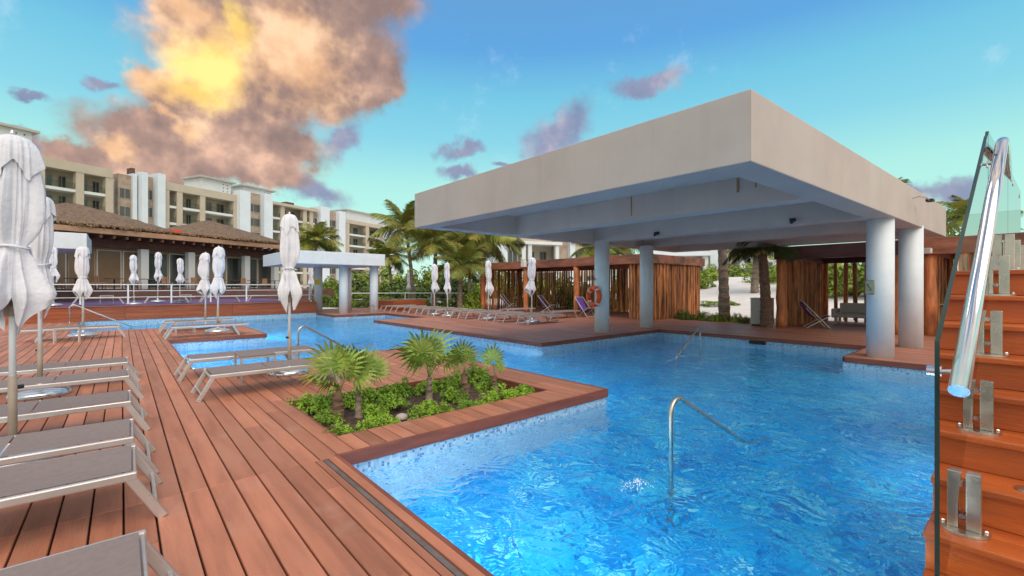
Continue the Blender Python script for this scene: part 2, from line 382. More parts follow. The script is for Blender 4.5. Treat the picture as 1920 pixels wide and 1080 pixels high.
def tag(o, label, cat, group=None):
    o['label'] = label; o['category'] = cat
    if group: o['group'] = group
    return o
def struct(o, kind='structure'): o['kind'] = kind; return o
def empty(name, loc=(0, 0, 0), rz=0.):
    o = bpy.data.objects.new(name, None); COL.objects.link(o); o.location = loc; o.rotation_euler = (0, 0, rz); return o
def kids(o): return [c for c in COL.objects if c.parent == o]
def dup(root, loc, rz=None, label=None, scale=None, tree=None):
    def cp(o, par):
        c = o.copy(); COL.objects.link(c); c.parent = par
        for ch in list(o.children): cp(ch, c)
        return c
    r = cp(root, None); r.location = loc
    if rz is not None: r.rotation_euler = (0, 0, rz)
    if scale: r.scale = scale if isinstance(scale, (tuple, list)) else (scale,)*3
    if label: r['label'] = label
    return r
def arc(c, a, b, r, t0, t1, n=7):
    return [Vector(c)+Vector(a)*r*math.cos(t0+(t1-t0)*k/(n-1))+Vector(b)*r*math.sin(t0+(t1-t0)*k/(n-1)) for k in range(n)]

# ------------------------------------------------------------------ ground, water, pool
g = MB(); B = 1800
g.quad((-B, 26.5, -.06), (B, 26.5, -.06), (B, B, -.06), (-B, B, -.06)); g.quad((-B, -B, -.06), (B, -B, -.06), (B, -9, -.06), (-B, -9, -.06))
g.quad((-B, -9, -.06), (-10, -9, -.06), (-10, 26.5, -.06), (-B, 26.5, -.06)); g.quad((18, -9, -.06), (B, -9, -.06), (B, 26.5, -.06), (18, 26.5, -.06))
struct(g.build('ground', 'sand', recalc=False))
lw = MB(); lw.quad((11.5, 26.6, -.05), (40, 26.6, -.05), (60, 90, -.05), (-60, 90, -.05), (-60, 50, -.05), (11, 50, -.05))
lw.quad((24, 12, -.05), (34, 14, -.05), (40, 26.6, -.05), (22.5, 26.6, -.05))
struct(lw.build('lawn', 'lawn', recalc=False))
WZ = -.22; FZ = -1.15
w_ = MB().quad((-1.4, .2, WZ), (14.2, .2, WZ), (14.2, 26, WZ), (-1.4, 26, WZ)); struct(w_.build('water', 'water', recalc=False))
f_ = MB().quad((-1.4, .2, FZ), (14.2, .2, FZ), (14.2, 26, FZ), (-1.4, 26, FZ)); struct(f_.build('pool_floor', 'pool_floor', recalc=False))

PLANK = {}
def plank_mesh(m, hard=.12):
    if m not in PLANK:
        b = MB(); c = .02  # chamfered unit plank, scaled per piece
        for z, ins in ((0, 0), (.85, 0), (1, 1)):
            ix, iy = (.022*ins, .002*ins)
            b.v += [(-.5+ix, -.5+iy, z), (.5-ix, -.5+iy, z), (.5-ix, .5-iy, z), (-.5+ix, .5-iy, z)]
        b.f = [(3, 2, 1, 0), (8, 9, 10, 11)]+[(4*l+k, 4*l+(k+1) % 4, 4*l+4+(k+1) % 4, 4*l+4+k) for l in (0, 1) for k in range(4)]
        PLANK[m] = b.mesh('plank', m)
    return PLANK[m]
def planks(parent, x0, x1, y0, y1, w=.16, gap=.011, seg=3.4, m='deck', ztop=0., th=.03, seed=1, name='plank', xref=1.45, hole=None):
    rr = random.Random(seed)
    n0 = math.floor((x0-xref)/w+1e-6); k = n0
    while xref+k*w < x1-.01:
        a = max(x0, xref+k*w); b = min(x1, xref+(k+1)*w); k += 1
        if b-a < .03: continue
        spans = [(y0, y1)]
        if hole and (a+b)/2 > hole[0] and (a+b)/2 < hole[1]: spans = [(y0, hole[2]), (hole[3], y1)]
        for (p, q) in spans:
            y = p; off = rr.uniform(.3, 1)*seg if q-p > seg*.9 else q-p
            while y < q-.01:
                e = min(q, y+off); off = seg*rr.choice((.8, 1, 1.15))
                if q-e < .5: e = q
                o = bpy.data.objects.new(name, plank_mesh(m)); COL.objects.link(o); o.parent = parent
                dz = rr.uniform(-.0015, .0015)
                o.scale = (b-a-gap, e-y-.004, th); o.location = ((a+b)/2, (y+e)/2, ztop-th+dz); y = e
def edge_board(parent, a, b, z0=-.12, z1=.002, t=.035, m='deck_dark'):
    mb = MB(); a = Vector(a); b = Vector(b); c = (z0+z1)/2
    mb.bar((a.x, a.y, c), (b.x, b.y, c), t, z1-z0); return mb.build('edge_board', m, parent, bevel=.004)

def deck(name, rects, walls=True):
    """solid tile-faced body under a deck; rects are (x0,x1,y0,y1)"""
    m = MB()
    for x0, x1, y0, y1 in rects: m.box(x0, x1, y0, y1, FZ-.2, -.034)
    return m

# main deck on the left (three abutting bodies make one mesh), bodies faced with mosaic
D1 = struct(deck('main_deck', [(-10, 1.43, -9, 3.998), (-10, .93, 4.0, 20.18), (-10, -1.32, 20.182, 25.98)]).build('main_deck', 'mosaic'))
ug = MB(); ug.box(-9.9, 1.40, -8.9, 3.96, -.034, -.031); ug.box(-9.9, .90, 3.96, 20.15, -.034, -.031); ug.box(-9.9, -1.35, 20.15, 25.9, -.034, -.031)
ug.build('sub_floor', 'under', D1)
planks(D1, -2.55, 1.25, .3, 4.0, seed=3)
planks(D1, -5.1, .97, 4.0, 20.2, seed=4, seg=4.6)
planks(D1, -8.5, -5.1, 12, 25.8, w=.32, seg=7, seed=6)
planks(D1, -5.1, -1.3, 20.2, 25.8, seed=5, seg=5.6)
D1b = MB().box(1.252, 1.30, .3, 3.99, -.03, -.0); D1b.build('plank', 'deck', D1)
MB().box(1.312, 1.346, .3, 3.99, -.03, -.006).build('drain_strip', 'drain', D1)
MB().box(1.356, 1.452, .3, 3.99, -.03, 0).build('plank', 'deck', D1)
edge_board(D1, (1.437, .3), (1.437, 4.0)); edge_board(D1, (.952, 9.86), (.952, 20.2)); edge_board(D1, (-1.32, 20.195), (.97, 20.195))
# planter island
D2 = struct(deck('planter_deck', [(.932, 1.6, 4.0, 9.83), (4.65, 5.33, 4.02, 9.83), (1.6, 4.65, 4.02, 4.5), (1.6, 4.65, 6.32, 9.83)]).build('planter_deck', 'mosaic'))
MB().box(.96, 5.3, 4.03, 4.5, -.034, -.031).box(.96, 1.6, 4.5, 9.8, -.034, -.031).box(4.65, 5.3, 4.5, 9.8, -.034, -.031).box(1.6, 4.65, 6.34, 9.8, -.034, -.031).build('sub_floor', 'under', D2)
planks(D2, .97, 5.35, 4.0, 9.85, seed=8, seg=3.1, hole=(1.55, 4.62, 4.52, 6.3))
edge_board(D2, (1.42, 4.017), (5.35, 4.017)); edge_board(D2, (5.333, 4.036), (5.333, 9.85)); edge_board(D2, (.97, 9.833), (5.31, 9.833))
for a, b in (((1.6, 4.52), (4.65, 4.52)), ((1.6, 6.30), (4.65, 6.30)), ((1.617, 4.536), (1.617, 6.284)), ((4.634, 4.536), (4.634, 6.284))): edge_board(D2, a, b, -.2, -.001, .03)
# soil bed
sb = MB(); nx, ny = 40, 24
for j in range(ny+1):
    for i in range(nx+1):
        x = 1.6+3.05*i/nx; y = 4.5+1.82*j/ny
        sb.v.append((x, y, -.12+.05*math.sin(x*3.1+y)*math.sin(y*4.3)+rnd.uniform(-.012, .018)))
sb.f = [(j*(nx+1)+i, j*(nx+1)+i+1, (j+1)*(nx+1)+i+1, (j+1)*(nx+1)+i) for j in range(ny) for i in range(nx)]
struct(sb.build('soil', 'soil', recalc=False, smooth=True))
# second island
D3 = struct(deck('island_deck', [(.932, 3.43, 15.7, 19.8)]).build('island_deck', 'mosaic'))
MB().box(.96, 3.4, 15.73, 19.77, -.034, -.031).build('sub_floor', 'under', D3)
planks(D3, .97, 3.45, 15.68, 19.8, seed=9, seg=2.6)
edge_board(D3, (.97, 15.697), (3.45, 15.697)); edge_board(D3, (3.433, 15.715), (3.433, 19.8))
# far right deck round the pavilion
D4 = struct(MB().box(8.35, 14.05, 8.37, 18.8, FZ-.2, -.015).box(14.052, 23, 2.56, 30, FZ-.2, -.015).box(11.52, 23, -9, 2.555, FZ-.2, -.015).box(11.0, 14.05, 18.802, 23.3, FZ-.2, -.015).box(8.2, 14.05, 23.302, 30, FZ-.2, -.015).build('lounger_deck', 'mosaic'))
for x0, x1, y0, y1 in ((8.33, 14.0, 8.35, 18.82), (14.0, 23.0, 2.54, 30), (11.5, 23.0, -9, 2.54), (10.98, 14.0, 18.82, 23.28), (8.18, 14.0, 23.28, 30)):
    MB().quad((x0, y0, 0), (x1, y0, 0), (x1, y1, 0), (x0, y1, 0)).build('boards', 'deck_far', D4, recalc=False)
for a, b in (((8.36, 8.367), (14.05, 8.367)), ((8.347, 8.37), (8.347, 18.8)), ((14.035, 2.56), (14.035, 8.35)), ((11.52, 2.54), (14.05, 2.54)), ((11.517, .0), (11.517, 2.52)),
             ((8.35, 18.803), (11.0, 18.803)), ((10.997, 18.82), (10.997, 23.3)), ((8.2, 23.297), (10.98, 23.297)), ((8.197, 23.31), (8.197, 26))): edge_board(D4, a, b, -.11, .003)

# sand dune rising beyond the cabanas
def dune_z(x, y):
    def sm(t): t = max(0., min(1., t)); return t*t*(3-2*t)
    return -.05+2.3*sm((x-20.5)/22)*sm((46-y)/16)+.06*math.sin(x*.9+y*.5)*sm((x-20)/4)
dn = MB(); NX, NY = 60, 60
for j in range(NY+1):
    for i in range(NX+1):
        x = 18.9+51*i/NX; y = -30+76*j/NY; dn.v.append((x, y, dune_z(x, y)-(.012 if i == 0 else 0)))
dn.f = [(j*(NX+1)+i, j*(NX+1)+i+1, (j+1)*(NX+1)+i+1, (j+1)*(NX+1)+i) for j in range(NY) for i in range(NX)]
struct(dn.build('sand_dune', 'sand', recalc=False, smooth=True))

# ------------------------------------------------------------------ upper terrace
T = struct(MB().box(-12, 8.19, 26.05, 60, -1.5, .56).build('terrace', 'terrace_floor'))
TW = struct(MB().box(-12, 8.19, 25.99, 26.048, -1.5, .0).build('pool_end_wall', 'mosaic'))
tw = tag(empty('terrace_wall', (0, 26, 0)), 'long red brown wooden plank wall below the purple terrace', 'wall')
for i in range(4):
    for k in range(5):
        x0 = -12+k*4.04+rnd.uniform(-.0, .0); MB().box(x0, x0+4.03, -.03+rnd.uniform(-.006, .006), .045, 0.003+i*.149, .003+i*.149+.144).build('plank', 'wall_wood', tw, bevel=.004)
MB().box(-12, 8.2, -.07, .25, .60, .63).build('coping', 'wall_wood', tw, bevel=.005)
tw2 = tag(empty('planter_wall', (12.6, 25.6, 0)), 'low red brown wooden planter wall right of the small pavilion', 'wall')
for i in range(4): MB().box(0, 2.3, 0, .05, .003+i*.15, .003+i*.15+.145).build('plank', 'wall_wood', tw2, bevel=.004)
MB().box(0, 2.3, .05, 2.6, 0, .56).build('fill', 'wall_wood', tw2)
T2 = struct(MB().box(-14, 13.5, 38.5, 60, -1, 1.25).build('upper_terrace', 'resto_dark'))

# railing along the terrace edge
tr = tag(empty('terrace_railing', (0, 26.35, .70)), 'white metal railing along the edge of the purple terrace', 'railing')
for k in range(-6, 6):
    MB().box(.22+1.54*k-.03, .22+1.54*k+.03, -.03, .03, 0, .86).build('post', 'white_paint', tr)
for z in (.86, .58, .30):
    MB().box(-9.4, 8.1, -.022 if z < .8 else -.035, .022 if z < .8 else .035, z-(.012 if z < .8 else .02), z+(.012 if z < .8 else .02)).build('rail', 'white_paint', tr)
rr_ = tag(empty('ramp_railing', (15.0, 29.5, 0)), 'white sloping handrail beside the ramp behind the right loungers', 'railing')
pts = [(-2.2, 3.2), (-.6, 2.4), (1.2, 1.4), (2.8, .3), (4.6, -1.4)]
for x, y in pts: MB().tube([(x, y, 0), (x, y, .95)], .035, 8).build('post', 'white_paint', rr_)
for z in (.95, .5): MB().tube([(x, y, z) for x, y in pts], .035 if z > .9 else .02, 8).build('rail', 'white_paint', rr_)

# ------------------------------------------------------------------ main pavilion
RZ0, RZ1 = 2.9, 3.72
OUT = [(5.33, 2.03), (17.75, 1.5), (17.5, 9.7), (5.33, 9.7)]
pv = tag(empty('pool_pavilion', (11.5, 5.8, 0)), 'large white flat roofed pavilion cantilevered over the pool on round columns', 'pavilion')
pv.location = (0, 0, 0)
def edge_beam(a, b, ina, inb, name, z0=RZ0, z1=RZ1-.16, bv=.012):
    return MB().prism([a, b, inb, ina], z0, z1).build(name, 'plaster', pv, bevel=bv)
IN = [(5.75, 2.45), (17.3, 1.95), (17.1, 9.28), (5.75, 9.28)]
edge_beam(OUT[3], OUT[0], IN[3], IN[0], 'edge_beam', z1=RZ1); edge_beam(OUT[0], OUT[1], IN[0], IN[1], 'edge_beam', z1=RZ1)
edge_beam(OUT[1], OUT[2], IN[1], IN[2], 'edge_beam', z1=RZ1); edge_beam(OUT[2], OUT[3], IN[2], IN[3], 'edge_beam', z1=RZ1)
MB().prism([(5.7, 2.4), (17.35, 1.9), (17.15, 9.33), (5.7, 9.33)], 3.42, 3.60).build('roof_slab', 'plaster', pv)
for x in (8.25, 11.62, 14.5):
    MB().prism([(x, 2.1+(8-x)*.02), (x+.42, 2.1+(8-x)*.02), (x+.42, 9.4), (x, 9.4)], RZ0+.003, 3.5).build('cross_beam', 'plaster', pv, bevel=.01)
for i, (x, y) in enumerate(((11.72, 9.02), (14.32, 9.02), (12.05, 2.02), (14.6, 1.86))):
    MB().lathe([(.235, 0), (.235, 2.95)], 40, (x, y, 0)).build('column', 'white_paint', pv, smooth=False)
for o in pv.children:
    if o.name.startswith('column'):
        for p in o.data.polygons: p.use_smooth = len(p.vertices) == 4
# rust runs under the roof
for (y, z0, z1, w) in ((5.55, 3.0, 3.42, .022), (3.35, 3.16, 3.42, .03), (3.05, 3.2, 3.42, .025)):
    MB().box(8.236, 8.247, y, y+w, z0, z1).build('rust_streak', 'stain', pv)
# floodlights
def flood(name, loc, rz, label, arm=.55):
    f = tag(empty(name, loc, rz), label, 'floodlight')
    MB().tube([(0, 0, 0), (0, -.12, .03), (arm*.55, -.2, .02), (arm, -.2, 0)], .012, 6).build('arm', 'stone_grey', f)
    MB().box(arm-.02, arm+.2, -.27, -.14, -.02, .03).build('lamp_head', 'black', f)
    return f
flood('roof_floodlight', (13.1, 1.60+.05, 3.42), -.04, 'small black floodlight on a thin arm at the large roof')
flood('pavilion_floodlight', (10.95, 23.29, 2.98), 0, 'small black floodlight on the fascia of the small white pavilion', .2)
for (x, y, t) in ((11.55, 6.95, 'over the lounger side'), (11.55, 3.5, 'near the thick right columns')):
    c = tag(empty('spot_lamp', (x, y, 2.99)), 'tiny black spot lamp on the beam '+t, 'lamp')
    MB().box(-.06, .06, -.05, .05, -.02, .05).build('bracket', 'black', c); MB().tube([(0, 0, 0), (-.14, -.02, -.05)], .04, 10).build('lamp_head', 'black', c)
# leaf litter of a palm showing over the roof edge is part of the far palm (below)

# small pavilion
sp = tag(empty('small_pavilion', (0, 0, 0)), 'small white flat roofed pavilion on round columns at the far pool end', 'pavilion')
MB().box(6.1, 11.0, 23.3, 28.7, 2.6, 3.24).build('roof', 'white_paint', sp, bevel=.015)
for x, y in ((8.9, 27.9), (9.05, 24.25), (10.75, 28.1), (10.7, 24.1)): MB().lathe([(.23, 0), (.23, 2.62)], 28, (x, y, 0)).build('column', 'white_paint', sp, smooth=True)
# white canopy on the terrace, far left
cp = tag(empty('white_canopy', (-1.4, 33, 0)), 'white flat terrace canopy at left in front of the thatched restaurant', 'canopy')
MB().box(-6.5, 0, 0, 5, 3.45, 4.3).build('roof', 'white_paint', cp, bevel=.02)
for x, y in ((-6, .5), (-3.3, .5), (-3.3, 4.5), (-6, 4.5)): MB().lathe([(.2, .6), (.2, 3.46)], 20, (x, y, 0)).build('column', 'white_paint', cp, smooth=True)

# sign on the thick column
sg = tag(empty('column_sign', (12.05-.205, 2.02+.13, 1.32)), 'small faded notice with a dark frame on the thick right column', 'sign')
sg.rotation_euler = (0, 0, R(-32))
MB().box(-.012, .0, -.10, .10, 0, .30).build('board', 'stone_grey', sg); MB().box(-.016, -.012, -.085, .085, .03, .28).build('face', 'signpaper', sg)
MB().bar((-.018, -.04, .09), (-.018, .05, .22), .006, .014, (1, 0, 0)).bar((-.018, -.05, .09), (-.018, .06, .09), .006, .012, (1, 0, 0)).bar((-.018, .05, .22), (-.018, -.03, .24), .006, .012, (1, 0, 0)).build('symbol', 'black', sg)
ys = tag(empty('warning_sign', (8.35, 26.4, 1.56)), 'small yellow square sign on the terrace railing by the small pavilion', 'sign')
MB().box(-.14, .14, -.01, .01, 0, .30).build('board', 'signyellow', ys, bevel=.01); MB().lathe([(.05, -.014), (.05, -.0101)], 14).build('symbol', 'stain', ys).rotation_euler = (PI/2, 0, 0)
ys.children[-1].location = (0, 0, .15)

# life ring on the near left column
lr = tag(empty('life_ring', (11.72-.262, 9.02+.056, 1.16)), 'orange life ring hanging on the white column by the loungers', 'life ring')
lr.rotation_euler = (0, 0, R(-12))
def torus(mb, R0, r0, c, n=36, m=12):
    i0 = len(mb.v)
    for i in range(n):
        a = 2*PI*i/n
        for j in range(m):
            b = 2*PI*j/m; q = R0+r0*math.cos(b); mb.v.append((c[0]+r0*1.15*math.sin(b), c[1]+q*math.cos(a), c[2]+q*math.sin(a)))
    for i in range(n):
        for j in range(m): mb.f.append((i0+i*m+j, i0+((i+1) % n)*m+j, i0+((i+1) % n)*m+(j+1) % m, i0+i*m+(j+1) % m))
    return mb
torus(MB(), .27, .072, (-.07, 0, 0)).build('ring', 'lifering', lr, smooth=True)
for k in range(4):
    a = PI/4+k*PI/2; t = MB(); torus(t, .084, .012, (0, 0, 0), 14, 6); o = t.build('band', 'lifering', lr, smooth=True)
    o.location = (-.07, .27*math.cos(a), .27*math.sin(a)); o.rotation_euler = (a, 0, 0); o.rotation_euler = (a+PI/2, 0, 0); o.scale = (1, 1, .1); o.scale = (1, 1, 1)
    bpy.data.objects.remove(o)
    q = MB(); c = Vector((-.07, .27*math.cos(a), .27*math.sin(a))); tg = Vector((0, -math.sin(a), math.cos(a)))*.03; q.tube([c-tg, c+tg], .082, 14); q.build('band', 'rope', lr, smooth=True)
MB().tube([(-.07, 0, .32), (-.03, 0, .5), (.02, 0, .56)], .008, 6).build('cord', 'rope', lr)
MB().tube([(.03, 0, .56), (-.05, 0, .56), (-.06, 0, .62)], .014, 6).build('hook', 'black', lr)

# ------------------------------------------------------------------ log cabanas
LOGS = []
for s in range(4):
    r2 = random.Random(50+s); m = MB(); pts = []; rad = []
    for k in range(5): pts.append((r2.uniform(-.012, .012), r2.uniform(-.012, .012), k/4)); rad.append(1*r2.uniform(.9, 1.08))
    pts[0] = (0, 0, 0); pts[-1] = (0, 0, 1)
    m.tube(pts, rad, 7); m.v = [(x*1., y*1., z) for x, y, z in m.v]; LOGS.append(m.mesh('log', 'log', True))
def log_row(parent, a, b, z0, z1, step, r, seed, lean=.01):
    q = random.Random(seed); a = Vector(a); b = Vector(b); L = (b-a).length; n = int(L/step)
    for k in range(n+1):
        rr2 = r*q.uniform(.72, 1.18); p = a+(b-a)*((k+q.uniform(-.18, .18))/max(1, n))
        o = bpy.data.objects.new('log', q.choice(LOGS)); COL.objects.link(o); o.parent = parent
        o.location = (p.x+q.uniform(-.02, .02), p.y+q.uniform(-.02, .02), z0); o.scale = (rr2, rr2, z1-z0); o.rotation_euler = (q.uniform(-lean, lean), q.uniform(-lean, lean), q.uniform(0, 6))
def post(parent, x, y, z1, r=.15, seed=0):
    q = random.Random(seed+3); m = MB()
    m.tube([(x+q.uniform(-.012, .012), y+q.uniform(-.012, .012), z1*k/7) for k in range(8)], [r*q.uniform(.93, 1.07) for k in range(8)], 14); m.build('post', 'log_post', parent, smooth=True)
def cabana(name, label, x0, x1, y0, y1, beam_m, beam_h, posts, back, ends, dark='under', zt=2.9, bt=.34):
    c = tag(empty(name, (0, 0, 0)), label, 'cabana')
    z0 = zt-beam_h
    # beams, butted
    MB().box(x0-bt/2, x0+bt/2, y0-bt/2, y1+bt/2, z0, zt).build('beam', beam_m, c, bevel=.02)
    MB().box(x1-bt/2, x1+bt/2, y0-bt/2, y1+bt/2, z0, zt).build('beam', beam_m, c, bevel=.02)
    MB().box(x0+bt/2, x1-bt/2, y0-bt/2, y0+bt/2, z0+.01, zt-.01).build('beam', beam_m, c, bevel=.02)
    MB().box(x0+bt/2, x1-bt/2, y1-bt/2, y1+bt/2, z0+.01, zt-.01).build('beam', beam_m, c, bevel=.02)
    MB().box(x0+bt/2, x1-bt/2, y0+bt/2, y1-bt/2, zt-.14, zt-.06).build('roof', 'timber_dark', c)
    for k, (px, py) in enumerate(posts): post(c, px, py, z0, .15, k)
    for k, (a, b, st, r) in enumerate(back): log_row(c, a, b, 0, z0+.03, st, r, 11*k+len(name))
    for k, (a, b, st, r) in enumerate(ends): log_row(c, a, b, 0, z0+.03, st, r, 17*k+5+len(name))
    return c
cabana('long_log_cabana', 'long open log cabana with brown beam behind the right loungers', 17.25, 22.0, 10.8, 22.6, 'timber', .42,
       [(17.25, 10.8), (17.25, 14.85), (17.25, 18.6), (17.25, 22.6)],
       [((21.9, 10.9, 0), (21.9, 16.9, 0), .125, .055), ((21.9, 17.0, 0), (21.9, 22.5, 0), .2, .055)], [((17.5, 10.8, 0), (21.9, 10.8, 0), .105, .055), ((17.5, 22.6, 0), (21.9, 22.6, 0), .16, .055), ((17.32, 11.1, 0), (17.32, 11.75, 0), .12, .055)])
cabana('dark_beam_cabana', 'log cabana with dark purple beam beside the grey cabinet', 18.05, 22.8, 2.6, 5.85, 'timber_dark', .45,
       [(18.05, 5.85), (22.8, 5.8), (18.05, 2.6)],
       [((22.8, 2.7, 0), (22.8, 5.6, 0), .30, .07)], [((18.25, 5.85, 0), (22.6, 5.85, 0), .24, .105)])
cabana('corner_log_cabana', 'log cabana with thick orange post at the foot of the stairs rail', 18.5, 22.6, -5.5, 1.93, 'timber', .5,
       [(18.55, 1.93), (18.5, -2)], [((22.5, -5, 0), (22.5, 1.8, 0), .2, .07)], [((18.85, 1.93, 0), (22.5, 1.93, 0), .17, .09)], zt=2.95)
# white speaker box on the beam
sx = tag(empty('speaker_box', (18.31, 2.0, 2.42)), 'small white speaker box on the orange cabana beam', 'speaker')
MB().box(-.16, -.002, -.17, .17, -.05, .29).build('case', 'outdoor_white', sx, bevel=.02); MB().lathe([(.02, 0), (.02, .01)], 10).build('badge', 'black', sx)
sx.children[-1].location = (-.162, 0, .2); sx.children[-1].rotation_euler = (0, -PI/2, 0)
ls = tag(empty('wall_speaker', (17.05, 18.45, 2.55)), 'white wall speaker on the long cabana beam', 'speaker')
MB().box(-.2, 0, -.14, .14, 0, .34).build('case', 'outdoor_white', ls, bevel=.02); MB().box(-.05, .03, -.04, .04, .34, .4).build('bracket', 'outdoor_white', ls)
# grey cabinet
cb = tag(empty('service_cabinet', (18.25, 6.55, 0), R(8)), 'pale grey service cabinet between palm trunk and sand path', 'cabinet')
MB().box(-.28, .28, -.34, .34, .06, 1.02).build('body', 'cabinet', cb, bevel=.012); MB().box(-.3, .3, -.36, .36, 1.022, 1.05).build('lid', 'outdoor_white', cb, bevel=.008)
MB().box(-.24, .24, -.3, .3, .0, .058).build('plinth', 'black', cb); MB().box(-.286, -.281, .0-.31, .31, .1, .98).build('door', 'cabinet', cb, bevel=.003); MB().box(-.30, -.287, -.27, -.21, .8, .92).build('handle', 'black', cb)

# ------------------------------------------------------------------ stairs and glass rail
st = tag(empty('wooden_stairs', (0, 0, 0)), 'orange brown wooden stairs climbing at the right edge beside the pool', 'stairs')
X8, TD, RS, Z8, YS = 2.68, .2495, .17, .416, .30
for k in range(-3, 8):
    x = X8+k*TD; z = Z8+k*RS
    if z < .04: continue
    for j, (ya, yb) in enumerate(((YS, -1.6), (-1.605, -3.6))):
        depth = TD+.03 if k < 7 else 4.6
        o = MB().box(x-.012, x+depth*.52, yb, ya, z-.032, z).build('tread_board', 'stair_wood', st, bevel=.006)
        MB().box(x+depth*.52+.004, x+depth, yb, ya-.003, z-.034, z-.001).build('tread_board', 'stair_wood', st, bevel=.004)
        MB().box(x+.012, x+.03, yb, ya-.006, max(z-RS, -.4)+.002, z-.0325).build('riser_board', 'stair_wood', st)
for k in range(-3, 8):
    x = X8+k*TD; z = Z8+k*RS
    MB().box(x+.02, x+(TD if k < 7 else 4.0)+.02, YS-.06, YS-.02, -1.4, z-.036).build('side_board', 'stair_wood', st)
ca = MB(); ca.prism([(0, 0), (1, 0), (1, 1), (0, 1)], 0, 1); ca.v = []; ca.f = []
for yy_ in (YS-.07, -3.6): ca.v += [(X8-3*TD+.06, yy_, -.4), (X8+7*TD+4.4, yy_, -.4), (X8+7*TD+4.4, yy_, Z8+7*RS-.06), (X8+7*TD+.3, yy_, Z8+7*RS-.06), (X8-3*TD+.3, yy_, Z8-3*RS-.06)]
ca.f = [(0, 1, 2, 3, 4), (9, 8, 7, 6, 5)]+[(k, 5+k, 5+(k+1) % 5, (k+1) % 5) for k in range(5)]
ca.build('light_block', 'under', st)  # unseen dark backing added under the steps to stop light leaks
MB().lathe([(.055, 0), (.055, .006), (.045, .009)], 20, (X8+TD+.12, -.02, Z8+RS)).build('step_light', 'steel_satin', st, smooth=False)
# glass balustrade
gr = tag(empty('glass_balustrade', (0, 0, 0)), 'frameless glass stair balustrade with thick steel handrail and clamps', 'balustrade')
def gy(x): return .21+(x-2.21)*(-.06/1.56)
def panel(pts, name='glass_panel', t=.014):
    m = MB(); n = len(pts)
    m.v = [(x, gy(x)-t/2, z) for x, z in pts]+[(x, gy(x)+t/2, z) for x, z in pts]
    m.f = [tuple(range(n))[::-1], tuple(range(n, 2*n))]
    o = m.build(name, 'glass', gr, recalc=False)
    e = MB()
    for k in range(n):
        (xa, za), (xb, zb) = pts[k], pts[(k+1) % n]
        e.quad((xa, gy(xa)-t/2, za), (xb, gy(xb)-t/2, zb), (xb, gy(xb)+t/2, zb), (xa, gy(xa)+t/2, za))
    ee = e.build('glass_edge', 'glass_edge', o, recalc=False)
    return o
panel([(2.21, .38), (2.33, .406), (3.75, 1.42), (3.75, 2.365), (3.72, 2.352), (2.21, 1.30)])
panel([(3.77, 1.44), (4.2, 1.70), (5.1, 1.72), (5.1, 2.40), (3.8, 2.40), (3.77, 2.37)])
panel([(5.12, 1.72), (6.6, 1.72), (6.6, 2.42), (5.12, 2.42)])
hr = [(2.14, .15, 1.143), (3.937, .092, 2.365)]
def hy(x): return .15-(x-2.14)*.0323
MB().tube([(2.14, hy(2.14), 1.143), (3.86, hy(3.86), 2.313), (3.91, hy(3.91), 2.345), (3.96, hy(3.96), 2.36), (4.02, hy(4.02), 2.365), (8.2, hy(3.9)+.02, 2.365)], .0275, 28).build('handrail', 'steel', gr, smooth=False)
hrl = gr.children[-1]
for p in hrl.data.polygons: p.use_smooth = len(p.vertices) == 4
for x, z in ((2.23, 1.19), (3.72, 2.19), (4.7, 2.35), (5.6, 2.35), (6.4, 2.35)):
    m = MB(); m.tube([(x, gy(x)+.03, z), (x, gy(x)-.01, z)], .02, 14); m.tube([(x, gy(x), z), (x, hy(min(x, 4)), z+.01)], .007, 8); m.build('standoff', 'steel', gr)
def clamp(x, z, h=.26):
    y = gy(x); c = MB()
    c.box(x-.025, x+.025, y-.060, y-.012, z+.012, z+h).box(x-.025, x+.025, y+.012, y+.060, z+.012, z+h)
    o = c.build('clamp', 'steel_satin', gr, bevel=.003)
    MB().lathe([(.09, z+.001), (.09, z+.009), (.08, z+.012)], 24, (x, y, 0)).build('clamp_plate', 'steel_satin', o)
    b = MB()
    for zz in (z+.07, z+h-.05): MB().tube([(x-.034, y, zz), (x+.034, y, zz)], .0115, 12).build('bolt', 'steel', o)
    for dx in (-.075, .075): MB().lathe([(.009, z+.012), (.009, z+.02), (.004, z+.024)], 8, (x, y+dx, 0)).build('bolt', 'steel', o)
for k in (0, 2, 4, 6): clamp(X8+k*TD+.14, Z8+k*RS)
for x in (4.75, 5.4, 6.1, 6.9, 7.6): clamp(x, Z8+7*RS)
# second row of clamps on the landing's far side
lb = tag(empty('landing_balustrade', (6.2, 0, Z8+7*RS)), 'steel clamps holding glass panels at the far side of the stair landing', 'balustrade')
for k in range(7):
    y = -.05-.17*k; x = 1.9
    MB().box(x-.02, x+.02, y-.04, y-.02, 0, .30+.05*(k % 3)).box(x-.02, x+.02, y+.0, y+.02, 0, .28).build('clamp', 'steel_satin', lb)
MB().box(1.86, 1.872, -1.6, .0, .05, .8).build('glass_panel', 'glass', lb)

